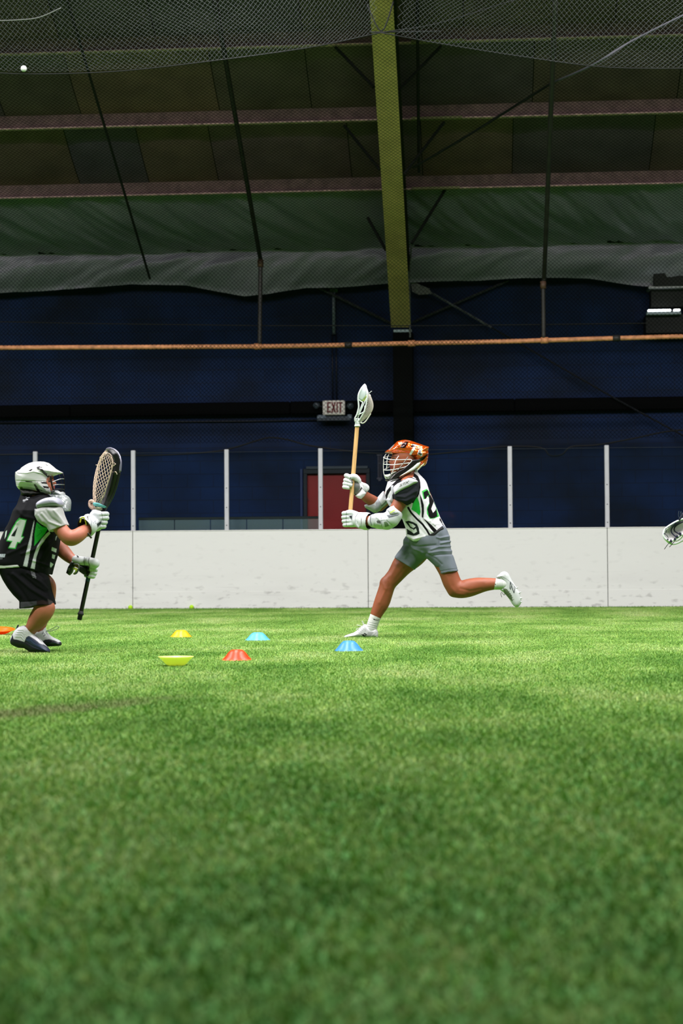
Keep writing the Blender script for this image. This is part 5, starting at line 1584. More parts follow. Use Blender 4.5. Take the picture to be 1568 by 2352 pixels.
# pocket mesh
def pocket(par, name, rail_fn, bag_fn, nu, nv, r, m):
    """diamond cords over a bag: u across (0..1), v along (0..1)"""
    def fn(u, v): return bag_fn(u, v)
    mb_ = MB()
    for fam in (1, -1):
        for s0 in range(-nv, nu + nv + 1):
            pts = []
            for k in range(nv * 2 + 1):
                vv = k / 2; uu = s0 + fam * vv
                if 0 <= uu <= nu: pts.append(fn(uu / nu, vv / nv))
            if len(pts) > 1: mb_.tube(pts, r, 4, cap=False)
    return mb_.obj(name, m, par, smooth=True, kind='stuff')
bag_b = smooth_pts([(843, 906), (849, 907), (853.5, 916), (856.8, 928), (856.5, 937), (853, 946), (848, 953), (841, 960), (833, 967)], 6)
rail_b = smooth_pts([(842.5, 905), (842, 912), (841.5, 920), (840, 930), (838, 940), (834, 949), (830, 956), (826, 962), (823, 967)], 6)
wd_b = np.interp(np.linspace(0, 1, len(bag_b)), [0, .3, .6, 1], [.066, .058, .042, .012])
def bag(u, v):
    i = v * (len(bag_b) - 1); a = int(min(i, len(bag_b) - 2)); t = i - a
    B_ = bag_b[a] * (1 - t) + bag_b[a + 1] * t; R_ = rail_b[a] * (1 - t) + rail_b[a + 1] * t; w = wd_b[a] * (1 - t) + wd_b[a + 1] * t
    th = math.pi * u
    s_ = math.sin(th) ** .6
    return hp(R_[0] + (B_[0] - R_[0]) * s_, R_[1] + (B_[1] - R_[1]) * s_, -math.cos(th) * w)
pocket(stick, 'mesh_pocket', None, bag, 14, 22, .0016, mat('mesh_cream', (196, 190, 180), .8))
for pts in ([(842, 908, .0), (848, 903, .0), (852, 899, 0), (853.5, 899.5, 0)], [(843, 905, .02), (850, 907, .02), (849, 911, 0), (844, 912, .01)]):
    strip('string', stick, pts, .003, mat('string_grey', (176, 182, 184), .7), both=False)
strip('string_loop', stick, [(851, 950, .01), (846, 958, .012), (842, 964, .012), (838, 969, .012), (833, 972, .01), (828, 970, .008), (832, 965, .008), (838, 960, .01), (846, 952, .01)], .0048, mat('string_cream', (222, 222, 212), .7))
ball1 = MB().ball(hp(834.5, 913, 0), .031, 12)
ball1.obj('ball', mat('ball_lime', (206, 228, 130), .45), smooth=True, label='pale lime ball cradled in the raised white stick head', cat='ball')

# ================================================================== GOALIE IN BLACK
YG = G(95, 1500)[1]
SK2 = (184, 110, 84)
goalie = thing('person', 'crouching goalie in black jersey numbered 4 with white helmet and black shorts', 'person', (G(60, 1500)[0], YG, 0))
v = Vol(YG, 0.0055)
v.ell((92, 1100, 0), (30, 27, 33), -10)
v.inf([(118, 1092), (121, 1100), (123, 1104), (127, 1110), (124, 1114), (125, 1119), (123, 1124), (118, 1130), (104, 1131), (92, 1124), (86, 1106), (94, 1088)], 0, .075, 20, k=6, sm=2)
v.cap((121, 1103, 0), (126, 1110.5, 0), 2.6, 4, k=3)
v.ell((123.5, 1117.5, 0), (3.5, 7, 2), k=1.5); v.ell((123, 1121.5, 0), (3.2, 6, 2), k=1.2); v.ell((119, 1128, 0), (6, 9, 5), k=4)
v.ell((115.5, 1106, -.04), (4.5, 6, 3.4), op='sub', k=3); v.ell((115.5, 1106, .04), (4.5, 6, 3.4), op='sub', k=3)
v.ell((114, 1106.5, -.036), (3.4, 4, 2.6)); v.ell((114, 1106.5, .036), (3.4, 4, 2.6))
v.ell((90, 1108, -.085), (5, 3, 8), 0, k=2); v.ell((90, 1108, .085), (5, 3, 8), 0, k=2)
limb(v, [(92, 1112, 0, 19), (90, 1135, 0, 16), (84, 1158, 0, 20)], 8)
limb(v, [(84, 1160, 0, 26), (74, 1200, 0, 34), (62, 1250, 0, 36), (52, 1290, 0, 36)], 12, sy=1.1)
limb(v, [(106, 1170, -.15, 18), (92, 1164, 0, 20), (106, 1170, .15, 18)], 10)
# near arm
limb(v, [(106, 1172, -.185, 20), (122, 1192, -.21, 16), (139, 1214, -.235, 14.3), (151, 1229, -.25, 14.8), (163, 1237, -.25, 15.5), (177, 1231, -.235, 14.8), (190, 1222, -.19, 13), (204, 1213, -.14, 10.5), (218, 1203, -.10, 10)], 5)
# far arm
limb(v, [(108, 1180, .16, 19), (112, 1215, .17, 17), (122, 1240, .17, 16), (134, 1254, .16, 16), (150, 1271, .13, 14), (163, 1283, .10, 11), (180, 1294, .06, 9.5), (196, 1300, .04, 9.5)], 5)
# pelvis, legs
limb(v, [(44, 1300, -.05, 32), (44, 1300, .05, 32)], 12)
limb(v, [(48, 1322, -.08, 32), (70, 1352, -.09, 25), (88, 1374, -.095, 17), (103, 1393, -.105, 21), (98, 1406, -.11, 22), (86, 1424, -.10, 20), (76, 1438, -.10, 14.5), (68, 1450, -.09, 11.5), (60, 1462, -.09, 12)], 4)
limb(v, [(60, 1318, .10, 33), (88, 1332, .11, 25), (108, 1342, .12, 17.5), (111, 1356, .12, 17), (108, 1382, .12, 17), (100, 1408, .12, 17), (95, 1428, .11, 13), (92, 1444, .11, 10.8), (93, 1462, .11, 12)], 4)
v.ell((114, 1341, .115), (8, 12, 13), -10, k=5)
v.ell((116, 1396, -.11), (8, 11, 9), 10, k=6)
build(v, 'body', M_skin, goalie, SK2, paint=[('l', [(113, 1100), (121, 1099)], 2.2, (70, 44, 30)), ('p', [(110, 1104), (117, 1103.5), (118, 1107), (111, 1108)], (54, 36, 30)), ('p', [(119, 1116), (127, 1115.5), (127, 1123), (120, 1122)], (160, 84, 76))])
# hair under the helmet
v = Vol(YG, 0.0045)
v.inf([(44, 1122), (60, 1122), (90, 1126), (108, 1130), (106, 1138), (90, 1141), (72, 1144), (58, 1144), (50, 1138), (50, 1130)], 0, .095, 14, p=2, sm=1)
build(v, 'hair', mat('hair_dark', (17, 15, 16), .6, bump=.5, bscale=120), goalie, noise=.002, nfreq=60)

# ---- shorts
v = Vol(YG, 0.0045)
v.inf([(-14, 1296), (2, 1318), (9, 1332), (20.4, 1350.6), (33, 1367), (46.5, 1381), (47.5, 1412), (60, 1414), (84, 1412), (106, 1410), (131, 1408), (125, 1381), (117, 1357), (112, 1330), (100, 1306), (60, 1292), (10, 1288)], -.076, .108, 22, k=5, p=2.4)
v.cut([(30, 1398), (47.3, 1397.5), (60, 1397), (72, 1395.5), (83.7, 1393.5), (100, 1389.5), (116, 1388.5), (140, 1388), (140, 1430), (30, 1430)])
v.inf([(40, 1300), (96, 1306), (110, 1322), (114, 1334), (118, 1352), (122.4, 1379), (126, 1400), (116, 1402), (107, 1400), (98, 1380), (80, 1362), (50, 1350)], .105, .085, 20, k=10, p=2.1)
v.chain([(88, 1408, -.10, 21), (78, 1426, -.10, 24)], 0, 'sub')
shf = [([(30, 1318), (70, 1352), (108, 1376)], 4, .007), ([(50, 1322), (84, 1350), (106, 1362)], 3.5, -.006), ([(64, 1316), (92, 1336), (108, 1352)], 3.5, .007), ([(20, 1322), (50, 1358), (70, 1388)], 4, -.005), ([(80, 1312), (100, 1326)], 3, -.005),
       ([(46, 1383), (66, 1382), (84, 1379)], 1.2, -.003)]
build(v, 'shorts', M_cloth, goalie, (15, 16, 19), paint=[('p', [(46, 1382.5), (84, 1381), (83.7, 1395), (47, 1399)], (66, 66, 72)), ('p', [(108, 1376), (120, 1381), (125, 1390), (112, 1388)], (74, 66, 68)), ('p', [(84, 1382), (97, 1378), (112, 1382), (110, 1390), (84, 1394)], (44, 32, 32))] +
      [('l', [(69.5 + .9 * i, 1309 + 2.5 * i), (79 + .5 * i, 1308 + 2.8 * i)], .9, (150, 152, 158)) for i in range(8)], folds=shf, noise=.002, nfreq=18, label='baggy black shorts with grey hem')

# ---- white undershirt tail
v = Vol(YG, 0.0045)
v.inf([(-22, 1286), (0, 1288), (30, 1290), (64, 1291), (66, 1320), (40, 1326), (20, 1326), (0, 1326), (-24, 1320)], 0, .187, 10, p=3)
v.cut([(-40, 1311), (0, 1308.3), (20, 1306), (40, 1304.3), (60, 1302.5), (80, 1300), (80, 1340), (-40, 1340)])
build(v, 'undershirt', mat('tee_grey', (186, 190, 184), .85, bump=.2, bscale=200), goalie, noise=.0015, nfreq=20)

# ---- jersey
v = Vol(YG, 0.0034)
GJ = [(50, 1131), (60, 1130), (72, 1133), (84, 1134), (96, 1133), (106, 1135), (116, 1140), (126, 1150), (133, 1162), (137, 1180), (138, 1200), (136.5, 1220), (135, 1233), (133, 1252), (130.6, 1269), (126, 1284), (122.4, 1296), (118, 1312), (112, 1336), (96, 1334),
      (66, 1328), (30, 1324), (0, 1324), (-22, 1318), (-18, 1292), (-14, 1276), (-6, 1262), (2, 1246), (8, 1234), (12.2, 1224), (17, 1214), (22.4, 1204), (28, 1189), (34.7, 1173), (41, 1160), (46, 1146)]
def gw(x, z):
    zc = P(90, 1134, YG)[2]
    return np.clip(.46 + (zc - z) * 4.5, .46, 1.0)
v.inf(GJ, 0, .190, 36, p=2.3, wf=gw)
v.chain([(104, 1170, -.16, 24), (92, 1158, 0, 26), (104, 1168, .16, 24)], 8)
v.cap((104, 1118, 0), (101, 1134, 0), 13, 14, op='sub')
v.cut([(-50, 1294), (-16, 1296.5), (0, 1298), (24, 1299.5), (51, 1301), (66, 1303.5), (79.6, 1305.5), (96, 1311.5), (110, 1318.5), (150, 1334), (150, 1360), (-50, 1360)])
WH2 = (206, 210, 214); GR = (44, 176, 62)
four_o = [(45, 1189.6), (61.5, 1193.5), (50.5, 1231.5), (55.5, 1232.5), (46, 1248), (41, 1247), (35.8, 1260.6), (18, 1259.6), (26.5, 1244.6), (14.8, 1242.8), (19, 1232), (27, 1215), (36, 1200)]
four_i = [(46.5, 1192.5), (59.5, 1195.5), (48, 1233.5), (53, 1234.5), (45, 1245.5), (39.5, 1244.5), (34, 1258), (20.5, 1257.5), (29, 1242.4), (17.2, 1241), (21, 1232.5), (29, 1216.5), (37.5, 1202)]
paint = [('p', four_o, (52, 176, 66), 'n'), ('p', four_i, (222, 226, 226), 'n'), ('p', [(34.5, 1218), (41.5, 1209), (34, 1232.5), (25, 1231)], (18, 30, 24), 'n'),
    ('p', [(84, 1199.5), (96, 1209), (111.5, 1213), (103, 1226), (78.5, 1254), (79.5, 1226)], GR),
    ('l', [(86, 1206), (96, 1222), (84, 1232)], 1.2, (34, 132, 48)), ('l', [(88, 1216), (104, 1214)], 1.6, (64, 200, 84)),
    ('p', [(78.5, 1195), (75, 1208), (67.5, 1240), (60, 1270), (53, 1300), (62.5, 1302), (67, 1276), (72, 1252), (73.5, 1234), (78.5, 1202)], WH2),
    ('p', [(114.5, 1220), (106, 1226), (96, 1237), (86, 1254), (78, 1275), (70.5, 1305), (79.6, 1307), (83.5, 1280), (92, 1256), (104, 1238), (116, 1226)], WH2),
    ('p', [(119.5, 1256.5), (130.5, 1261), (129.5, 1269.5), (119.5, 1265)], (196, 214, 200)), ('p', [(120.5, 1273), (127.5, 1275.5), (124.5, 1284), (119.5, 1282)], (196, 214, 200)), ('p', [(116.5, 1291), (122.5, 1296), (117.5, 1304), (114.5, 1301)], (196, 214, 200)),
    ('p', [(13, 1221), (16, 1218), (14, 1232), (11, 1238)], (190, 214, 196)), ('l', [(130, 1232), (127, 1240)], 2.4, (176, 182, 184)),
    ('p', [(0, 1272.6), (12.8, 1272.6), (10, 1280), (0, 1280)], (190, 198, 208)), ('l', [(3.4, 1273), (2.4, 1280)], .8, (40, 44, 52)), ('l', [(8, 1274), (6.8, 1279)], .8, (40, 44, 52)), ('l', [(9.6, 1275.2), (11.6, 1275.2)], .7, (60, 64, 72)),
    ('l', [(1.5, 1281.5), (.8, 1284.5)], 1, (140, 144, 150)), ('l', [(4.8, 1281.5), (3.8, 1284.5)], 1, (140, 144, 150)),
    ('l', [(53.5, 1149.5), (64, 1150)], 1.7, (200, 204, 208)), ('l', [(53, 1152.5), (58, 1153)], .9, (150, 154, 158)), ('l', [(60, 1146), (67, 1142)], 1.6, (170, 176, 180)), ('l', [(60, 1141), (62, 1136)], 1.2, (120, 126, 130))]
gf = [([(64, 1150), (50, 1180), (40, 1200)], 5, .006), ([(86, 1156), (80, 1180), (84, 1196)], 4, -.005), ([(100, 1244), (80, 1262), (50, 1272)], 4, .006), ([(125, 1240), (108, 1256), (92, 1284)], 4, .006), ([(60, 1252), (36, 1264), (18, 1272)], 4, .005),
      ([(120, 1262), (112, 1284), (100, 1302)], 4, -.005), ([(70, 1286), (90, 1292), (112, 1300)], 3, .005), ([(40, 1170), (54, 1186), (80, 1192)], 4, .004)]
build(v, 'jersey', M_cloth, goalie, (18, 19, 22), paint, gf, noise=.0022, nfreq=18, label='black sleeveless jersey with white 4, green panel and grey stripes')

# ---- sleeve and shoulder pad
v = Vol(YG, 0.0036)
v.inf([(82, 1184), (84, 1170), (96, 1163), (118, 1162), (138, 1163), (143, 1168), (147, 1182), (152, 1196), (160, 1214), (150, 1222), (130, 1230), (118, 1226), (110, 1212), (98, 1204.5), (90, 1198)], -.205, .088, 14, p=2.5)
v.cut([(104, 1228), (120.4, 1220.5), (134, 1215.5), (146, 1210), (155, 1206.5), (175, 1198), (175, 1250), (104, 1250)], -.2)
build(v, 'sleeve', M_cloth, goalie, (184, 186, 184), folds=[([(96, 1180), (112, 1198), (132, 1206)], 3, .006), ([(124, 1172), (138, 1190), (148, 1204)], 2.6, .005), ([(106, 1172), (118, 1190), (140, 1204)], 3, -.005), ([(88, 1184), (98, 1198)], 2.4, .004)],
      paint=[('l', [(119, 1216), (136, 1211), (154, 1203)], .8, (150, 152, 150))], noise=.0015, nfreq=22, label='pale grey short sleeve')
v = Vol(YG, 0.0034)
v.inf([(84.8, 1159.4), (87, 1154), (94, 1149), (101.6, 1145.5), (110, 1143), (120, 1142), (130, 1142.5), (138, 1147), (143, 1153), (144.5, 1160), (141, 1164), (132, 1165), (120, 1165.5), (104, 1167.6), (92, 1169.5), (86, 1166.5)], -.205, .085, 11, p=2.3, sm=2)
build(v, 'shoulder_pad', M_pad, goalie, (158, 160, 172), paint=[('l', [(97, 1161), (112, 1157), (128, 1155.5), (142, 1156)], 1.1, (92, 94, 130)), ('l', [(110, 1146), (116, 1156), (118, 1164)], .8, (120, 122, 138)), ('l', [(86, 1164), (104, 1164), (142, 1161)], .8, (190, 192, 196))], label='grey shoulder pad')
v = Vol(YG, 0.004)
v.inf([(80, 1168), (86, 1170), (87, 1182), (84, 1186), (79.5, 1180)], -.20, .03, 3)
build(v, 'pad_strap', M_pad, goalie, (132, 134, 136))

# ---- helmet
v = Vol(YG, 0.0028)
v.inf([(36.8, 1085.4), (41, 1082), (45.5, 1078), (52, 1073), (60.8, 1067.2), (68, 1063.6), (76, 1061.4), (84, 1060.3), (93, 1060), (101.6, 1060.4), (111.8, 1063.5), (121, 1070.6), (128, 1076.7), (136, 1081.4), (144.2, 1085.2), (143.5, 1087.4), (132, 1090), (124, 1092.6), (117.4, 1096),
       (117, 1102), (118.5, 1112), (121.5, 1124), (119, 1132), (113.9, 1135), (104, 1135.4), (96.5, 1134.6), (86.3, 1131.8), (76, 1128), (60.8, 1126), (46.5, 1125.7), (42, 1121), (39.2, 1116), (38, 1110), (36.8, 1103.3), (36.2, 1094)], 0, .115, 30, p=2.1)
v.ell((126, 1112, 0), (14, 24, 22), 0, op='sub')
hf = [([(37, 1085), (60, 1086.5), (77, 1083), (95, 1087), (112, 1096)], 1.5, .004), ([(38, 1104), (70, 1105), (110, 1106)], 1.0, -.003), ([(44, 1078), (62, 1074), (80, 1069), (100, 1066)], 2, -.004), ([(40, 1116), (64, 1117), (84, 1121), (108, 1128)], 1.2, .003),
      ([(110, 1076), (124, 1082), (140, 1086)], 1.6, -.003), ([(117, 1096), (118, 1110), (121, 1124)], 1.6, .004)]
vents = [[(65, 1081), (74, 1076.5), (74, 1079), (70, 1082.4)], [(57, 1104.8), (73.5, 1106), (75, 1108), (62, 1107.6), (58, 1106)], [(92.5, 1106), (108.5, 1107.2), (110, 1112), (96, 1110.5)], [(97.5, 1115.8), (111.5, 1117.6), (113, 1122.4), (101, 1121)],
         [(103, 1066.5), (112, 1068.4), (108.5, 1069.2), (105, 1068.2)], [(85.6, 1106.8), (87.2, 1106.8), (87, 1108.4), (85.8, 1108.4)]]
hel = build(v, 'helmet', M_shell, goalie, (226, 228, 226), paint=[('p', q, (14, 14, 16)) for q in vents] + [('p', [(42, 1117.5), (51, 1118), (53, 1122), (47, 1123)], (112, 122, 76)), ('l', [(38, 1104), (70, 1104.6), (112, 1105.4)], .8, (150, 152, 150)),
      ('l', [(54, 1076), (61, 1072)], .8, (150, 150, 150)), ('l', [(85, 1127), (97, 1128)], .8, (170, 172, 168)), ('l', [(110, 1126), (112, 1132), (116, 1135)], .8, (120, 124, 120))] +
      [('p', [(40, 1086), (50, 1087), (49, 1088.5), (40, 1088)], (180, 182, 180))], folds=hf, label='white hard shell helmet with black vents')
on_side(hel, 'side_strap', [(84, 1073), (94, 1069.5), (97.5, 1072), (93, 1075), (98, 1078), (106, 1087), (112, 1092), (115.5, 1096), (111.5, 1098.5), (104, 1091.5), (96, 1083), (90, 1077.5), (86, 1077)], M_bp, YG - .1, .004, .004, label='black side strap')
on_side(hel, 'side_strap', [(77, 1112.6), (81, 1112), (93, 1130), (94, 1134), (88, 1132.5)], M_bp, YG - .1, .004, .004, label='black side strap')
on_side(hel, 'snap', [(107.5, 1089.5), (111, 1088.5), (112, 1091.5), (109, 1093)], M_alu, YG - .1, .009, .004)
M_cw = mat('cage_dark', (22, 22, 24), .3, .4); M_cs = mat('cage_silver', (150, 154, 160), .25, .8)
def gwire(pts, r=.0034, mirror=True, m=M_cw):
    sets = [[(a, b, -d) for a, b, d in pts[::-1]][:-1] + list(pts)] if mirror and abs(pts[0][2]) < 1e-6 else [[(a, b, s_ * d) for a, b, d in pts] for s_ in ((1, -1) if mirror else (1,))]
    for q in sets:
        MB().tube(smooth_pts([P(a, b, YG + d) for a, b, d in q], 4), r, 6).obj('cage_wire', m, hel, smooth=True)
gwire([(143, 1087, 0), (146.5, 1095, 0), (147.5, 1106, 0), (147.5, 1118, 0), (147, 1130, 0), (145, 1139, 0)], mirror=False)
gwire([(134, 1089, -.03), (138, 1096, -.036), (141, 1108, -.04), (141.5, 1122, -.038), (140, 1134, -.03)], r=.0022)
gwire([(147, 1100, 0), (140, 1100, -.045), (128, 1104, -.08), (119, 1108, -.098)], m=M_cs)
gwire([(147.5, 1113, 0), (140, 1113, -.045), (130, 1113, -.08), (121, 1115, -.098)], m=M_cs)
gwire([(147, 1124, 0), (138, 1123.5, -.05), (126, 1124, -.085), (119, 1128, -.098)], m=M_cw)
gwire([(116, 1092, -.104), (117.5, 1104, -.106), (120, 1118, -.104), (124, 1128, -.098)], r=.006)
v = Vol(YG, 0.003)
v.inf([(116, 1128), (124, 1125.5), (127, 1128), (124, 1131.5), (117.5, 1131)], -.095, .02, 3, sm=1); build(v, 'cage_clip', M_bp, hel)
v = Vol(YG, 0.003)
v.inf([(125, 1125.5), (134, 1125), (143, 1127), (148, 1132), (148.5, 1141), (145, 1144), (138, 1142), (131, 1139), (124, 1136), (122, 1131)], 0, .075, 9, p=2.2)
v.ell((130, 1122, 0), (12, 22, 8), op='sub')
build(v, 'chin_guard', M_shell, hel, (206, 210, 212), paint=[('p', [(133, 1124.5), (143, 1125), (146, 1129), (139, 1130.5), (134, 1127.5)], (22, 24, 28)), ('l', [(130, 1134), (141, 1137)], 1.2, (120, 126, 130)), ('l', [(127, 1130), (131, 1138)], 1, (110, 114, 118))], label='white chin guard')
# clear throat guard: curved thin sheets
M_cl = glass_mat('clear_plastic', (.84, .88, .88), .10, .12, .20)
def curved(par, name, L_, R_, bulge, m, half=.08):
    """thin sheet wrapped round the throat, left outline L_ near side to nose line R_"""
    V, Fs = [], []
    n1 = len(L_); n2 = 13
    for i in range(n1):
        for k in range(n2):
            t = -1 + 2 * k / (n2 - 1)
            c = math.cos(t * math.pi / 2)
            x = L_[i][0] + (R_[i][0] - L_[i][0]) * c; y = L_[i][1] + (R_[i][1] - L_[i][1]) * c
            V.append(P(x, y, YG + half * math.sin(t * math.pi / 2) * (1 + bulge * i / n1)))
    for i in range(n1 - 1):
        for k in range(n2 - 1):
            Fs.append((i * n2 + k, i * n2 + k + 1, (i + 1) * n2 + k + 1, (i + 1) * n2 + k))
    o = obj(name, V, Fs, m, par, True)
    o.modifiers.new('t', 'SOLIDIFY').thickness = .003
    return o
curved(hel, 'throat_guard', [(118, 1136), (122, 1142), (130, 1150), (138, 1158), (143, 1166), (148, 1172)], [(149, 1137), (157, 1142), (161, 1149), (162.5, 1156), (162, 1166), (160, 1173)], .25, M_cl, .085)
curved(hel, 'throat_guard', [(112, 1136), (118, 1142), (126, 1147)], [(140, 1139), (150, 1148), (158, 1160)], .2, M_cl, .075)
for q in ([(142, 1152, -.09), (152, 1157, -.07), (161, 1162, -.01)], [(143, 1162, -.09), (152, 1167, -.07), (160, 1172.5, -.01)], [(148, 1173.5, -.08), (160, 1173, -.01)], [(149, 1137, -.02), (157, 1142, -.01), (161.5, 1149, 0), (162.5, 1158, 0), (161, 1173, 0)]):
    gwire([(a, b, d) for a, b, d in q], r=.0032, mirror=False, m=mat('guard_rib', (176, 186, 188), .2))

# ---- gloves
v = Vol(YG, 0.003)
v.inf([(206, 1180), (212, 1174), (218, 1170.5), (224, 1172), (232, 1174), (237, 1180), (238, 1196), (236, 1210), (232, 1216), (222, 1221), (212, 1219), (209, 1206), (205, 1194)], -.070, .036, 10, sm=2)
for (y, x1, x0) in ((1181, 243.5, 232), (1190, 243.5, 232), (1200, 240, 230), (1209, 237, 228)):
    v.chain([(x0 - 6, y + 2, -.088, 6), (x0 + 3, y, -.082, 6), (x1, y - .5, -.06, 5.8), (x1 + 1.5, y, -.02, 5.5), (x1 - 6, y + 1, .020, 5.2), (x0 - 4, y + 1, .030, 5)], .8, sub=2)
v.chain([(216, 1186, -.05, 8), (217, 1176, -.03, 7), (221, 1173, -.0, 6), (228, 1175, .022, 5.5)], 2, sub=2)
v.chain([(212, 1200, -.075, 17), (204, 1203, -.10, 19)], 4)
v.chain([(207, 1206, -.115, 20), (200, 1209, -.15, 24)], 3)
v.chain([(203, 1210, -.145, 18), (184, 1216, -.20, 26)], 0, 'sub')
v.chain([(193, 1192, -.13, 7), (188, 1193, -.12, 7)], 2)
v.inf([(189, 1190), (196, 1181.5), (204, 1180), (207, 1188), (205, 1198), (209, 1222), (210, 1232), (204, 1226), (200, 1212), (196, 1200)], -.155, .018, 3, k=2)
gl = build(v, 'glove', M_pad, goalie, (214, 218, 222), paint=[('p', [(222, 1203), (233, 1196), (233, 1202), (224, 1211)], (34, 44, 44)), ('l', [(220, 1202.5), (233.5, 1194), (234, 1202.5), (223, 1212.5)], 1.1, (150, 156, 160)), ('l', [(232.5, 1176), (236, 1190), (236.5, 1208)], 1.0, (100, 104, 108)),
      ('l', [(238, 1185.5), (246, 1184)], 1.1, (70, 74, 80)), ('l', [(236, 1195), (245, 1194)], 1.0, (90, 94, 98)), ('l', [(234, 1205), (241, 1204)], 1, (110, 116, 116)), ('l', [(205, 1185), (210, 1198), (209, 1216)], 1.1, (104, 108, 116)), ('l', [(211, 1196), (214, 1202), (219, 1196), (219, 1203)], .7, (80, 86, 100)),
      ('l', [(211, 1184), (224, 1191)], .8, (150, 154, 160)),
      ('f', lambda X, Y, d: ((X < 203) & (np.hypot(Y - (1206 + (195 - X) * .3), (d + .15) * 332) < 20.5)).astype(float), (30, 26, 20))], it=1, label='white goalie glove at the stick head')
strip2 = lambda par, name, pts, r, m, fl=1.0: MB().tube(smooth_pts([P(a, b, YG + d) for a, b, d in pts], 4), r, 7, flat=fl).obj(name, m, par, smooth=True)
strip2(gl, 'lime_lining', [(184, 1200, -.19), (187, 1190, -.2), (192, 1188.5, -.2), (196, 1195, -.19), (198.5, 1206, -.185)], .005, mat('lime_trim', (190, 206, 60), .6))
strip2(gl, 'wrist_strap', [(201, 1224, -.20), (206, 1231, -.195), (210, 1236, -.19)], .013, M_bp, .5)
v = Vol(YG, 0.003)
v.chain([(174, 1285, .03, 9.5), (188, 1289, .0, 10.5), (200, 1290, -.02, 11)], 3)
v.chain([(204, 1291, -.035, 11.5), (217, 1294, -.045, 12)], 1.5)
v.inf([(181, 1296), (196, 1297), (204, 1302), (206, 1314), (202, 1322), (192, 1320), (182, 1313), (179, 1304)], .005, .032, 8, sm=1)
for (y, x0, x1) in ((1308.5, 205, 219), (1317, 206, 217), (1323.5, 206, 214)):
    v.chain([(x0 - 8, y - 2, .038, 5.4), (x1 - 4, y, .040, 5.6), (x1, y, .015, 5.6), (x1 - 1, y, -.018, 5.4), (x0 - 1, y - .5, -.030, 5.0)], .8, sub=2)
v.inf([(166, 1288), (174, 1290), (171, 1302), (166, 1316), (160, 1322), (152.5, 1316), (157, 1302)], .045, .045, 5, sm=1)
v.chain([(168, 1284, .06, 10.5), (152, 1272, .12, 13)], 0, 'sub')
gl2 = build(v, 'glove', M_pad, goalie, (212, 216, 216), paint=[('p', [(180, 1297.5), (204, 1299), (207, 1316), (202, 1324), (190, 1321), (178, 1312)], (22, 28, 28)), ('p', [(164, 1290), (173, 1293), (170, 1304), (166, 1316), (160, 1324), (151, 1316), (157, 1301)], (18, 20, 22)),
      ('l', [(194, 1280), (192, 1290), (195, 1299)], 1.4, (110, 112, 112)), ('l', [(204.5, 1281), (203, 1291), (206, 1301)], 1.8, (100, 104, 96)), ('p', [(202, 1300), (206, 1302), (203, 1312)], (40, 44, 44)),
      ('l', [(156, 1310), (157.5, 1305), (160.5, 1306.5), (159, 1312)], .9, (150, 152, 154))], it=1, label='white and black goalie glove on the lower shaft')
strip2(gl2, 'lime_lining', [(171, 1306, .01), (176, 1308, -.01), (175, 1314, -.005), (171, 1318, .01)], .012, mat('lime_trim'), .6)
strip2(gl2, 'loop', [(170, 1296, .0), (180, 1297, -.03), (181, 1306, -.03), (176, 1316, -.02), (171, 1318, .0)], .0055, mat('olive_trim', (90, 96, 88), .6))
strip2(gl2, 'pull_tab', [(177, 1276.5, .0), (180.5, 1279.5, -.01)], .004, M_bp)

# ---- shoes
NAVY = (40, 52, 78)
v = Vol(YG, 0.0032)
v.inf([(36.5, 1446), (42.9, 1440.5), (50, 1437.6), (57, 1436.3), (64, 1436.5), (70.4, 1438), (75, 1443), (78.6, 1449), (79, 1457), (87.8, 1464.5), (95, 1471), (101, 1478), (107, 1484.5), (112, 1489.8), (115, 1497.5), (111, 1500.6), (100, 1501.2), (86, 1501), (73.5, 1500.8), (67, 1496.5), (61, 1492),
       (54, 1488.8), (43.9, 1488), (35, 1485), (27.6, 1481.2), (24.2, 1475.5), (24.5, 1466), (28, 1459.5), (32, 1452)], -.09, .050, 15, p=2.3, sm=2)
v.cap((66, 1446, -.09), (78, 1426, -.095), 12, 14, op='sub')
sh1 = build(v, 'shoe', M_shoe, goalie, (220, 220, 226), paint=[
    ('p', [(24, 1470), (29, 1457), (31, 1468), (40, 1469.5), (50, 1472.5), (56, 1474.5), (60, 1464), (66, 1460.5), (72, 1463.5), (80, 1468.5), (87, 1474), (93, 1479.5), (101, 1480.5), (118, 1492), (118, 1504), (70, 1504), (50, 1492), (20, 1484)], (20, 24, 36)),
    ('p', [(59.5, 1466), (64, 1461), (72, 1464), (80, 1469), (88, 1476), (101, 1482), (113, 1491), (114, 1496), (90, 1492), (74, 1484), (61, 1474)], NAVY), ('l', [(60, 1470), (70, 1470), (78, 1478), (92, 1484), (106, 1494)], 1.6, (64, 82, 116)),
    ('l', [(79, 1458), (86, 1463), (95, 1473)], 1.4, (60, 66, 66)), ('l', [(80.5, 1457.5), (88, 1463), (96, 1474)], .9, (200, 206, 200)), ('l', [(68, 1444.5), (70, 1446)], 1.6, (100, 106, 120)), ('l', [(71.5, 1453), (73, 1454)], 1.4, (100, 106, 120))],
    folds=[([(36 + 2 * i, 1462 - 5 * i), (48 + 2 * i, 1462 - 5 * i), (57, 1472 - 5 * i)], 1.3, .0028) for i in range(4)] + [([(60, 1474), (75, 1484), (92, 1491), (112, 1499)], 1.5, -.003)], it=1, label='white and navy high basketball shoe with heel lifted')
strip2(sh1, 'heel_tab', [(38.5, 1446, -.09), (40, 1440, -.09), (42.3, 1435.5, -.09)], .006, mat('navy_tab', (34, 42, 62), .6))
v = Vol(YG, 0.0032)
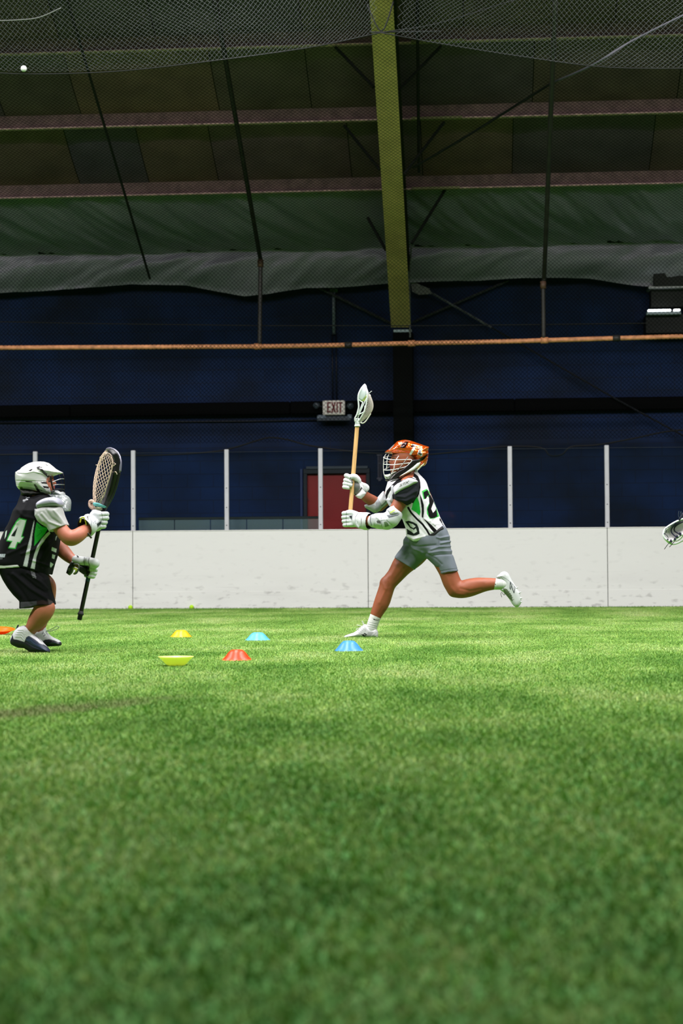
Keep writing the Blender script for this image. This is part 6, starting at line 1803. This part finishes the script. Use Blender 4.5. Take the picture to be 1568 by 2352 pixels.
v.inf([(78, 1452), (88, 1448), (98, 1445.6), (101.5, 1443), (105, 1440.8), (105.6, 1447), (109, 1453), (114, 1458.5), (122, 1464), (130, 1467.6), (135.7, 1470.5), (140.5, 1476.5), (139.8, 1483), (125, 1484.4), (107, 1485), (92, 1485), (80, 1483), (76, 1470)], .11, .048, 13, p=2.3, sm=2)
v.cap((93, 1450, .11), (93, 1432, .11), 11, 12, op='sub')
sh2 = build(v, 'shoe', M_shoe, goalie, (206, 212, 210), paint=[('p', [(74, 1474), (92, 1478), (97, 1473), (104, 1469), (114, 1468), (124, 1470.5), (134, 1475), (142, 1474), (143, 1488), (74, 1488)], (20, 24, 34)), ('p', [(112, 1479), (119, 1474.5), (130, 1475), (136, 1478), (134, 1481)], (70, 78, 88)),
      ('l', [(97, 1456), (100, 1451)], 1.6, (50, 60, 62)), ('l', [(100, 1461), (104, 1458)], 1.8, (50, 60, 62)), ('l', [(104, 1458), (100, 1454)], 1.2, (60, 70, 70))] + [('l', [(108 + 3 * i, 1461 + 1.6 * i), (105.6 + 3 * i, 1466 + 1.2 * i)], .7, (150, 156, 154)) for i in range(6)], it=1, label='white and navy high basketball shoe flat on the turf')
strip2(sh2, 'lace', [(105.5, 1449.5, .10), (113, 1447, .09), (121, 1443.5, .08), (129, 1438.5, .08), (134.5, 1438.5, .08), (135, 1441, .08), (128, 1446, .08), (118, 1449, .09), (106, 1450, .10)], .0028, mat('lace_pale', (196, 214, 186), .7))

# ================================================================== GOALIE STICK
YK = YG - .015
gs = thing('goalie_stick', 'goalie stick with black shaft and large black netted head held by the crouching goalie', 'stick', P(182, 1426, YK))
def kp(px, py, d): return P(px, py, YK + d)
t0, t1 = kp(236.5, 1168, 0), kp(182.2, 1424, 0)
Ls = np.linalg.norm(t1 - t0); ax = (t1 - t0) / Ls
M_blks = mat('shaft_black', (16, 17, 20), .35, .2)
MB().lathe([(.0150, 0), (.0150, Ls * .5), (.0150, Ls * .93)], t0, 8, ax, cap=True).obj('shaft', M_blks, gs)
MB().lathe([(.0165, Ls * .92), (.0175, Ls * .935), (.0215, Ls * .94), (.0215, Ls * .952), (.0165, Ls * .957), (.0165, Ls * .995), (.012, Ls)], t0, 12, ax, cap=True).obj('butt_cap', mat('rubber_black', (10, 11, 13), .7), gs, smooth=True)
MB().lathe([(.0158, Ls * .60), (.0158, Ls * .652)], t0, 8, ax).obj('shaft_band', mat('blue_band', (16, 58, 96), .4), gs, label='blue printed band')
# head: deep side walls, rim, netted pocket
M_gh = mat('head_black', (13, 14, 17), .42, spec=.4); M_gt = mat('rim_grey', (112, 112, 128), .25, coat=.3)
outer = smooth_pts([(240, 1173), (250, 1156.8), (260.7, 1135.8), (269.8, 1107.7), (275.4, 1083), (276.8, 1062), (272.6, 1044.6), (264, 1034.5), (254.4, 1030.5)], 5)
innr = smooth_pts([(236, 1167), (243, 1150), (250, 1130), (256, 1106), (261, 1084), (263.5, 1066), (261, 1050), (254, 1041), (248, 1036)], 5)
def sheet2(par, name, A, B, m, th, dA, dB):
    V, Fs = [], []
    n = len(A)
    for i in range(n):
        for k in range(4):
            t = k / 3
            V.append(kp(*(A[i] + (B[i] - A[i]) * t), dA[i] + (dB[i] - dA[i]) * t))
    for i in range(n - 1):
        for k in range(3): Fs.append((i * 4 + k, i * 4 + k + 1, (i + 1) * 4 + k + 1, (i + 1) * 4 + k))
    o = obj(name, V, Fs, m, par, True); o.modifiers.new('t', 'SOLIDIFY').thickness = th
    return o
n_ = len(outer); tt = np.linspace(0, 1, n_)
dO = np.interp(tt, [0, .12, .5, .8, .93, 1], [-.012, -.05, -.125, -.125, -.07, 0]); dI = dO * .98
sheet2(gs, 'sidewall', outer, innr, M_gh, .006, dO, dI)
far_o = smooth_pts([(238, 1172), (247, 1156), (256, 1136), (264, 1108), (269, 1084), (270.5, 1063), (267, 1046), (261, 1036), (254.4, 1030.5)], 5)
far_i = smooth_pts([(233, 1168), (236, 1150), (241, 1130), (246, 1106), (250, 1084), (252, 1066), (251, 1052), (250, 1042), (248, 1036)], 5)
sheet2(gs, 'sidewall', far_o, far_i, M_gh, .006, -dO, -dI)
def ktube(par, name, pts, r, m, n=8, flat=1.0, **kw):
    return MB().tube([kp(*p) for p in smooth_pts(pts, 5)], r, n, flat=flat).obj(name, m, par, smooth=True, **kw)
ktube(gs, 'rim', [(262, 1090, 0), (275.6, 1083, -.125), (277, 1062, -.122), (273, 1044.6, -.095), (264.5, 1034.5, -.05), (254.4, 1030.2, 0), (247, 1030.8, .045), (243.5, 1035, .08)][1:], .008, M_gt, label='grey upper rim')
ktube(gs, 'rim', [(240, 1173, -.012), (250, 1156.8, -.05), (260.7, 1135.8, -.09), (269.8, 1107.7, -.118), (275.4, 1083, -.125)], .0068, M_gh)
ktube(gs, 'rim', [(243.5, 1035, .08), (239.5, 1044, .11), (238.5, 1062, .125), (238.5, 1084, .12), (237, 1112, .10), (234.5, 1140, .06), (235, 1168, .014)], .0065, M_gh)
ktube(gs, 'inner_rim', [(236, 1167, -.012), (243, 1150, -.048), (250, 1130, -.085), (256, 1106, -.115), (261, 1084, -.122), (263.5, 1066, -.122), (261, 1050, -.09), (254, 1041, -.04), (248, 1036, 0)], .0045, M_gh)
for a, b in ((.08, 1), (.9, 1)): pass
ktube(gs, 'throat', [(240, 1173, 0), (236, 1166, 0), (231, 1158, 0)], .016, M_gh)
v = Vol(YK, .0035)
v.inf([(221.5, 1171), (228, 1166), (236, 1160), (246, 1158), (249, 1160), (242, 1174), (230, 1177), (222, 1175)], 0, .022, 6, k=1)
build(v, 'throat_block', M_gh, gs)
# netting: shooting-side tan sidewall string, diamonds, pocket bag
M_tan = mat('cord_tan', (206, 184, 164), .8)
edgeN = smooth_pts([(256, 1050, -.10), (259.5, 1062, -.115), (257, 1078, -.115), (252, 1096, -.11), (247.5, 1110, -.10), (243, 1124, -.09), (239, 1137, -.07), (233, 1148, -.045), (230, 1158, -.02)], 4)
edgeF = smooth_pts([(240, 1044, .10), (234, 1052, .10), (230, 1064, .105), (226, 1078, .10), (222.5, 1094, .09), (220, 1110, .08), (218.5, 1124, .065), (218, 1140, .045), (220, 1156, .02)], 4)
MB().tube([kp(*p) for p in edgeN], .0042, 6).obj('sidewall_string', M_tan, gs, smooth=True)
MB().tube([kp(*p) for p in edgeF], .005, 6).obj('sidewall_string', M_tan, gs, smooth=True)
def gbag(u, v_):
    i = v_ * (len(edgeN) - 1); a = int(min(i, len(edgeN) - 2)); t = i - a
    A = edgeN[a] * (1 - t) + edgeN[a + 1] * t; B = edgeF[a] * (1 - t) + edgeF[a + 1] * t
    q = A + (B - A) * (0.5 - .5 * math.cos(math.pi * u))
    s_ = math.sin(math.pi * u)
    q = q + s_ * np.array([-7.0 - 6 * math.sin(math.pi * v_), 2 * v_ - (1 - v_) * 7, 0])
    return kp(*q)
pocket(gs, 'pocket_netting', None, gbag, 8, 12, .0017, M_tan)
topN = smooth_pts([(230, 1052, .08), (236, 1045, .05), (243, 1041, .0), (251, 1042, -.05), (257, 1049, -.10)], 4)
MB().tube([kp(*p) for p in topN], .003, 6).obj('top_string', M_tan, gs, smooth=True)
for k in range(7):
    a = topN[2 + 2 * k]; b = outer[-3 - 2 * k] if k > 3 else far_i[-4]
    b = [(243, 1034), (246.5, 1033), (251, 1034), (256, 1036.5), (261, 1041), (264.5, 1048), (267, 1056)][k]
    ktube(gs, 'top_lace', [(a[0], a[1], a[2]), (b[0], b[1], a[2] * 1.1)], .0028, M_gt if k > 2 else M_tan, 5)
for q in ([(229, 1052, .08), (231, 1050, .06), (237, 1054, .05), (240, 1052, .04)], [(220, 1068, .10), (225, 1068, .10), (229, 1062, .10)], [(259, 1084.5, -.12), (266, 1084, -.13), (269, 1090, -.13)], [(262, 1063, -.12), (265, 1066, -.13), (261, 1070, -.125)]):
    ktube(gs, 'string_end', q, .003, M_tan, 5)
v = Vol(YK, .0028)      # knotted bundle and teal cord at the throat
v.chain([(206.5, 1152, -.02, 3.4), (211, 1150.5, -.03, 3.6), (216, 1156, -.03, 3.4)], 1, sub=2); v.chain([(206, 1155, -.02, 3.4), (207, 1162, -.02, 4), (212, 1167, -.02, 3.8), (216, 1166, -.02, 3.2)], 1, sub=2)
v.chain([(214, 1158, -.02, 3), (215, 1166, -.02, 3.2)], 1)
build(v, 'leather_knot', mat('leather', (206, 172, 156), .75, bump=.4, bscale=150), gs)
v = Vol(YK, .0026)
v.chain([(216, 1157, -.045, 3.2), (224, 1157.5, -.055, 2.6), (232, 1160.5, -.055, 2.4), (238, 1162.5, -.05, 2.0), (244.5, 1164.8, -.04, 1.2)], 1, sub=2); v.chain([(217, 1160, -.05, 2.6), (228, 1161.5, -.055, 2.2), (240, 1166, -.045, 1.4)], 1)
build(v, 'teal_cord', mat('teal', (92, 166, 166), .7, bump=.3, bscale=200), gs)
v = Vol(YK, .0026); v.ell((224, 1168, -.03), (6.5, 6, 4), 10); v.ell((230, 1169, -.03), (5, 5, 3.6), k=1)
build(v, 'knot', mat('knot_cream', (170, 168, 138), .8), gs)

# ================================================================== STICK HEAD ENTERING AT THE RIGHT
YT = YR - .2
ts = thing('lacrosse_stick', 'white lacrosse stick head with navy strings reaching in at the right edge', 'stick', P(1560, 1222, YT))
def rp(px, py, d): return P(px, py, YT + d)
def rtube(name, pts, r, m, closed=False, flat=1.0, n=8, up=None):
    q = smooth_pts(pts, 5, closed)
    return MB().tube([rp(*p) for p in q], r, n, closed=closed, flat=flat, up=up).obj(name, m, ts, smooth=True)
M_h3 = mat('head_white')
rimp = [(1600, 1187, .0), (1575, 1190, -.0), (1556, 1196.5, -.01), (1541, 1204.5, -.012), (1529, 1213, -.012), (1524, 1221, -.012), (1523.5, 1231, -.012), (1529, 1239, -.01), (1538, 1243, -.006), (1548, 1239.5, .0), (1562, 1230, .0), (1585, 1218, 0), (1610, 1206, 0)]
rtube('rim', rimp, .0075, M_h3, flat=1.5, up=(0, 1, 0))
rtube('sidewall_rail', [(1524, 1232, .02), (1532, 1244, .035), (1544, 1250, .045), (1556, 1247.5, .045), (1568, 1241.5, .045), (1590, 1231, .04), (1620, 1214, .02)], .006, M_h3, flat=1.5, up=(0, 1, 0))
rtube('strut', [(1545, 1241, .0), (1552, 1243, .025), (1562, 1238, .03), (1572, 1226, 0)], .004, M_h3)
V, Fs = [], []
A = smooth_pts([(1522, 1224, -.005), (1523.5, 1232, -.005), (1530, 1240, -.004), (1538, 1244, 0)], 5); B = smooth_pts([(1521.2, 1226, .02), (1523, 1236, .03), (1532, 1245.6, .04), (1544, 1250.5, .045)], 5)
for a, b in zip(A, B): V += [rp(*a), rp(*b)]
for i in range(len(A) - 1): Fs.append((2 * i, 2 * i + 1, 2 * i + 3, 2 * i + 2))
o = obj('scoop', V, Fs, mat('scoop_white'), ts, True); o.modifiers.new('t', 'SOLIDIFY').thickness = .004
V, Fs = [], []        # woven mesh sheet set inside the rim, bagging away from the camera
pl = np.array([(1526, 1228), (1527, 1220), (1533, 1214), (1545, 1206), (1558, 1199), (1580, 1192), (1600, 1190), (1608, 1205), (1585, 1216), (1562, 1228), (1548, 1237), (1536, 1240), (1529, 1236)])
pls = smooth_pts(pl, 3, True); c0 = pl.mean(0)
N1 = len(pls)
for j in range(6):
    t = j / 5
    for q in pls:
        w = c0 + (q - c0) * (1 - t * .98)
        V.append(rp(w[0], w[1], .05 * math.sin(t * math.pi / 2)))
for j in range(5):
    for k in range(N1): Fs.append((j * N1 + k, j * N1 + (k + 1) % N1, (j + 1) * N1 + (k + 1) % N1, (j + 1) * N1 + k))
obj('mesh_pocket', V, Fs, mat('mesh_white', (206, 204, 204), .8, bump=.6, bscale=320), ts, True)
M_nv = mat('string_navy', (24, 26, 52), .7)
rtube('shooting_string', [(1562, 1196, -.012), (1553, 1203, -.01), (1544, 1211, .0), (1541, 1219, .01), (1544, 1226, .01), (1551, 1232, 0), (1553, 1235, -.012)], .0058, M_nv)
rtube('shooting_string', [(1569, 1198, -.01), (1557, 1204, .0), (1549, 1211, .01), (1548, 1218, .02), (1552, 1222.5, .015), (1559, 1226, .0), (1562, 1229, -.014)], .0058, M_nv)
for q in ([(1552.5, 1233), (1556, 1234.5), (1555, 1231), (1551.5, 1231.5)], [(1558.5, 1227), (1563, 1229), (1562.5, 1225), (1559, 1224)], [(1548, 1238), (1551, 1241), (1549.5, 1236), (1547.5, 1240)], [(1539.5, 1241), (1542, 1246), (1540.5, 1240), (1538.6, 1245)]):
    rtube('knot', [(a, b, -.02) for a, b in q], .0052, M_nv)
for q in ([(1540, 1243), (1532, 1252), (1525.2, 1261.5)], [(1549, 1242), (1543, 1250), (1536.8, 1256.5)]):
    rtube('string_end', [(a, b, -.025) for a, b in q], .0026, mat('string_dark', (20, 24, 22), .7), n=5)
for q in ([(1527, 1215), (1530, 1213.5)], [(1533, 1212), (1537, 1209.5)], [(1540, 1208), (1545, 1205)], [(1547, 1203.5), (1552, 1200)], [(1524, 1226), (1528, 1225)], [(1524, 1225), (1528, 1228)], [(1529.5, 1217), (1529, 1224)], [(1530, 1228), (1534, 1235)], [(1531, 1240), (1534, 1237)], [(1532, 1240), (1535, 1239)]):
    rtube('rim_lace', [(a, b, -.022) for a, b in q], .0026, M_nv, n=5)
rtube('string_bundle', [(1558, 1196, -.01), (1562, 1190, -.02), (1566, 1183, -.02), (1570, 1178, -.02)], .008, M_nv)
for q in ([(1560, 1192), (1557.5, 1182), (1559, 1174)], [(1564, 1190), (1562, 1180), (1564, 1174)], [(1566, 1190), (1566.5, 1182), (1563, 1177)]):
    rtube('string_end', [(a, b, -.025) for a, b in q], .002, mat('string_slate', (44, 58, 72), .7), n=5)
MB().tube([rp(1600, 1200, .01), rp(1760, 1160, .05)], .0135, 8).obj('shaft', mat('shaft_silver', (150, 150, 156), .3, .6), ts, smooth=True)

# ================================================================== CONES, BALLS
def mcone(name_m, col):
    m = mat(name_m, col, .33, spec=.5)
    N, L = m.node_tree.nodes, m.node_tree.links
    tl = N.new('ShaderNodeBsdfTranslucent'); tl.inputs[0].default_value = (*lin(col), 1)
    mx = N.new('ShaderNodeMixShader'); mx.inputs[0].default_value = .35
    L.new(N['Principled BSDF'].outputs[0], mx.inputs[1]); L.new(tl.outputs[0], mx.inputs[2])
    L.new(mx.outputs[0], N['Material Output'].inputs[0])
    return m
def disc_cone(px, pyb, wpx, hpx, top, m, label, inverted=False, tilt=None):
    g = G(px, pyb)
    s_ = F / np.dot(g - EYE, _fw)
    R_, h_, r_ = wpx / 2 / s_, hpx / s_, top / 2 / s_
    prof = [(R_ + .004, .001), (R_, .004), (R_ * .72 + r_ * .28, h_ * .30), (R_ * .35 + r_ * .65, h_ * .72), (r_ + .002, h_ - .002), (r_ - .006, h_), (r_ - .010, h_ - .003),
            (R_ * .35 + r_ * .65 - .004, h_ * .70), (R_ * .72 + r_ * .28 - .004, h_ * .28), (R_ - .006, 0.001)]
    prof = prof + [prof[0]]
    if inverted: prof = [(a, h_ - b) for a, b in prof][::-1]
    o = MB().lathe(prof, (0, 0, 0), 40).obj('disc_cone', m, smooth=True, label=label, cat='cone', group='training disc cones')
    o.location = (g[0], g[1], .006)
    if tilt: o.rotation_euler = tilt
    return o
disc_cone(415.5, 1465, 50, 16, 20, mcone('cone_yellow', (250, 196, 30)), 'small yellow disc cone upright on the turf near the boards')
disc_cone(591.5, 1472.5, 57, 18, 22, mcone('cone_sky', (104, 200, 250)), 'light sky blue disc cone upright, between the yellow and the deeper blue cone')
disc_cone(801, 1497, 65, 23, 24, mcone('cone_blue', (72, 160, 255)), 'deeper blue disc cone in front of the runner\'s planted white shoe')
disc_cone(544, 1518.5, 68, 24, 26, mcone('cone_orange', (255, 76, 14)), 'upright red orange disc cone in the middle of the turf')
disc_cone(404, 1532, 80, 22, 34, mcone('cone_lime', (238, 246, 142)), 'yellow green disc cone lying upside down on the turf', inverted=True)
o = disc_cone(-2, 1460, 70, 11, 30, mcone('cone_hot', (255, 118, 16)), 'bright orange disc cone lying rim up beyond the goalie\'s lifted heel', inverted=True, tilt=(math.radians(7), math.radians(3), 0))
o.location.z += .012
M_tb = mat('ball_yellow', (178, 226, 30), .7)
for px, lab in ((299.5, 'yellow green ball against the board foot, under the panel joint by the goalie stick'), (440, 'yellow green ball against the board foot, beyond the yellow cone')):
    g = P(px, 1400, YB - .04)
    MB().ball((g[0], YB - .045, .030), .032, 10).obj('ball', M_tb, smooth=True, label=lab, cat='ball')
c = P(54.5, 157.5, YC - .03)
MB().ball(c, .033, 12).obj('ball', mat('ball_white', (225, 226, 226), .5), smooth=True, label='white ball caught in the ceiling net at the upper left', cat='ball')
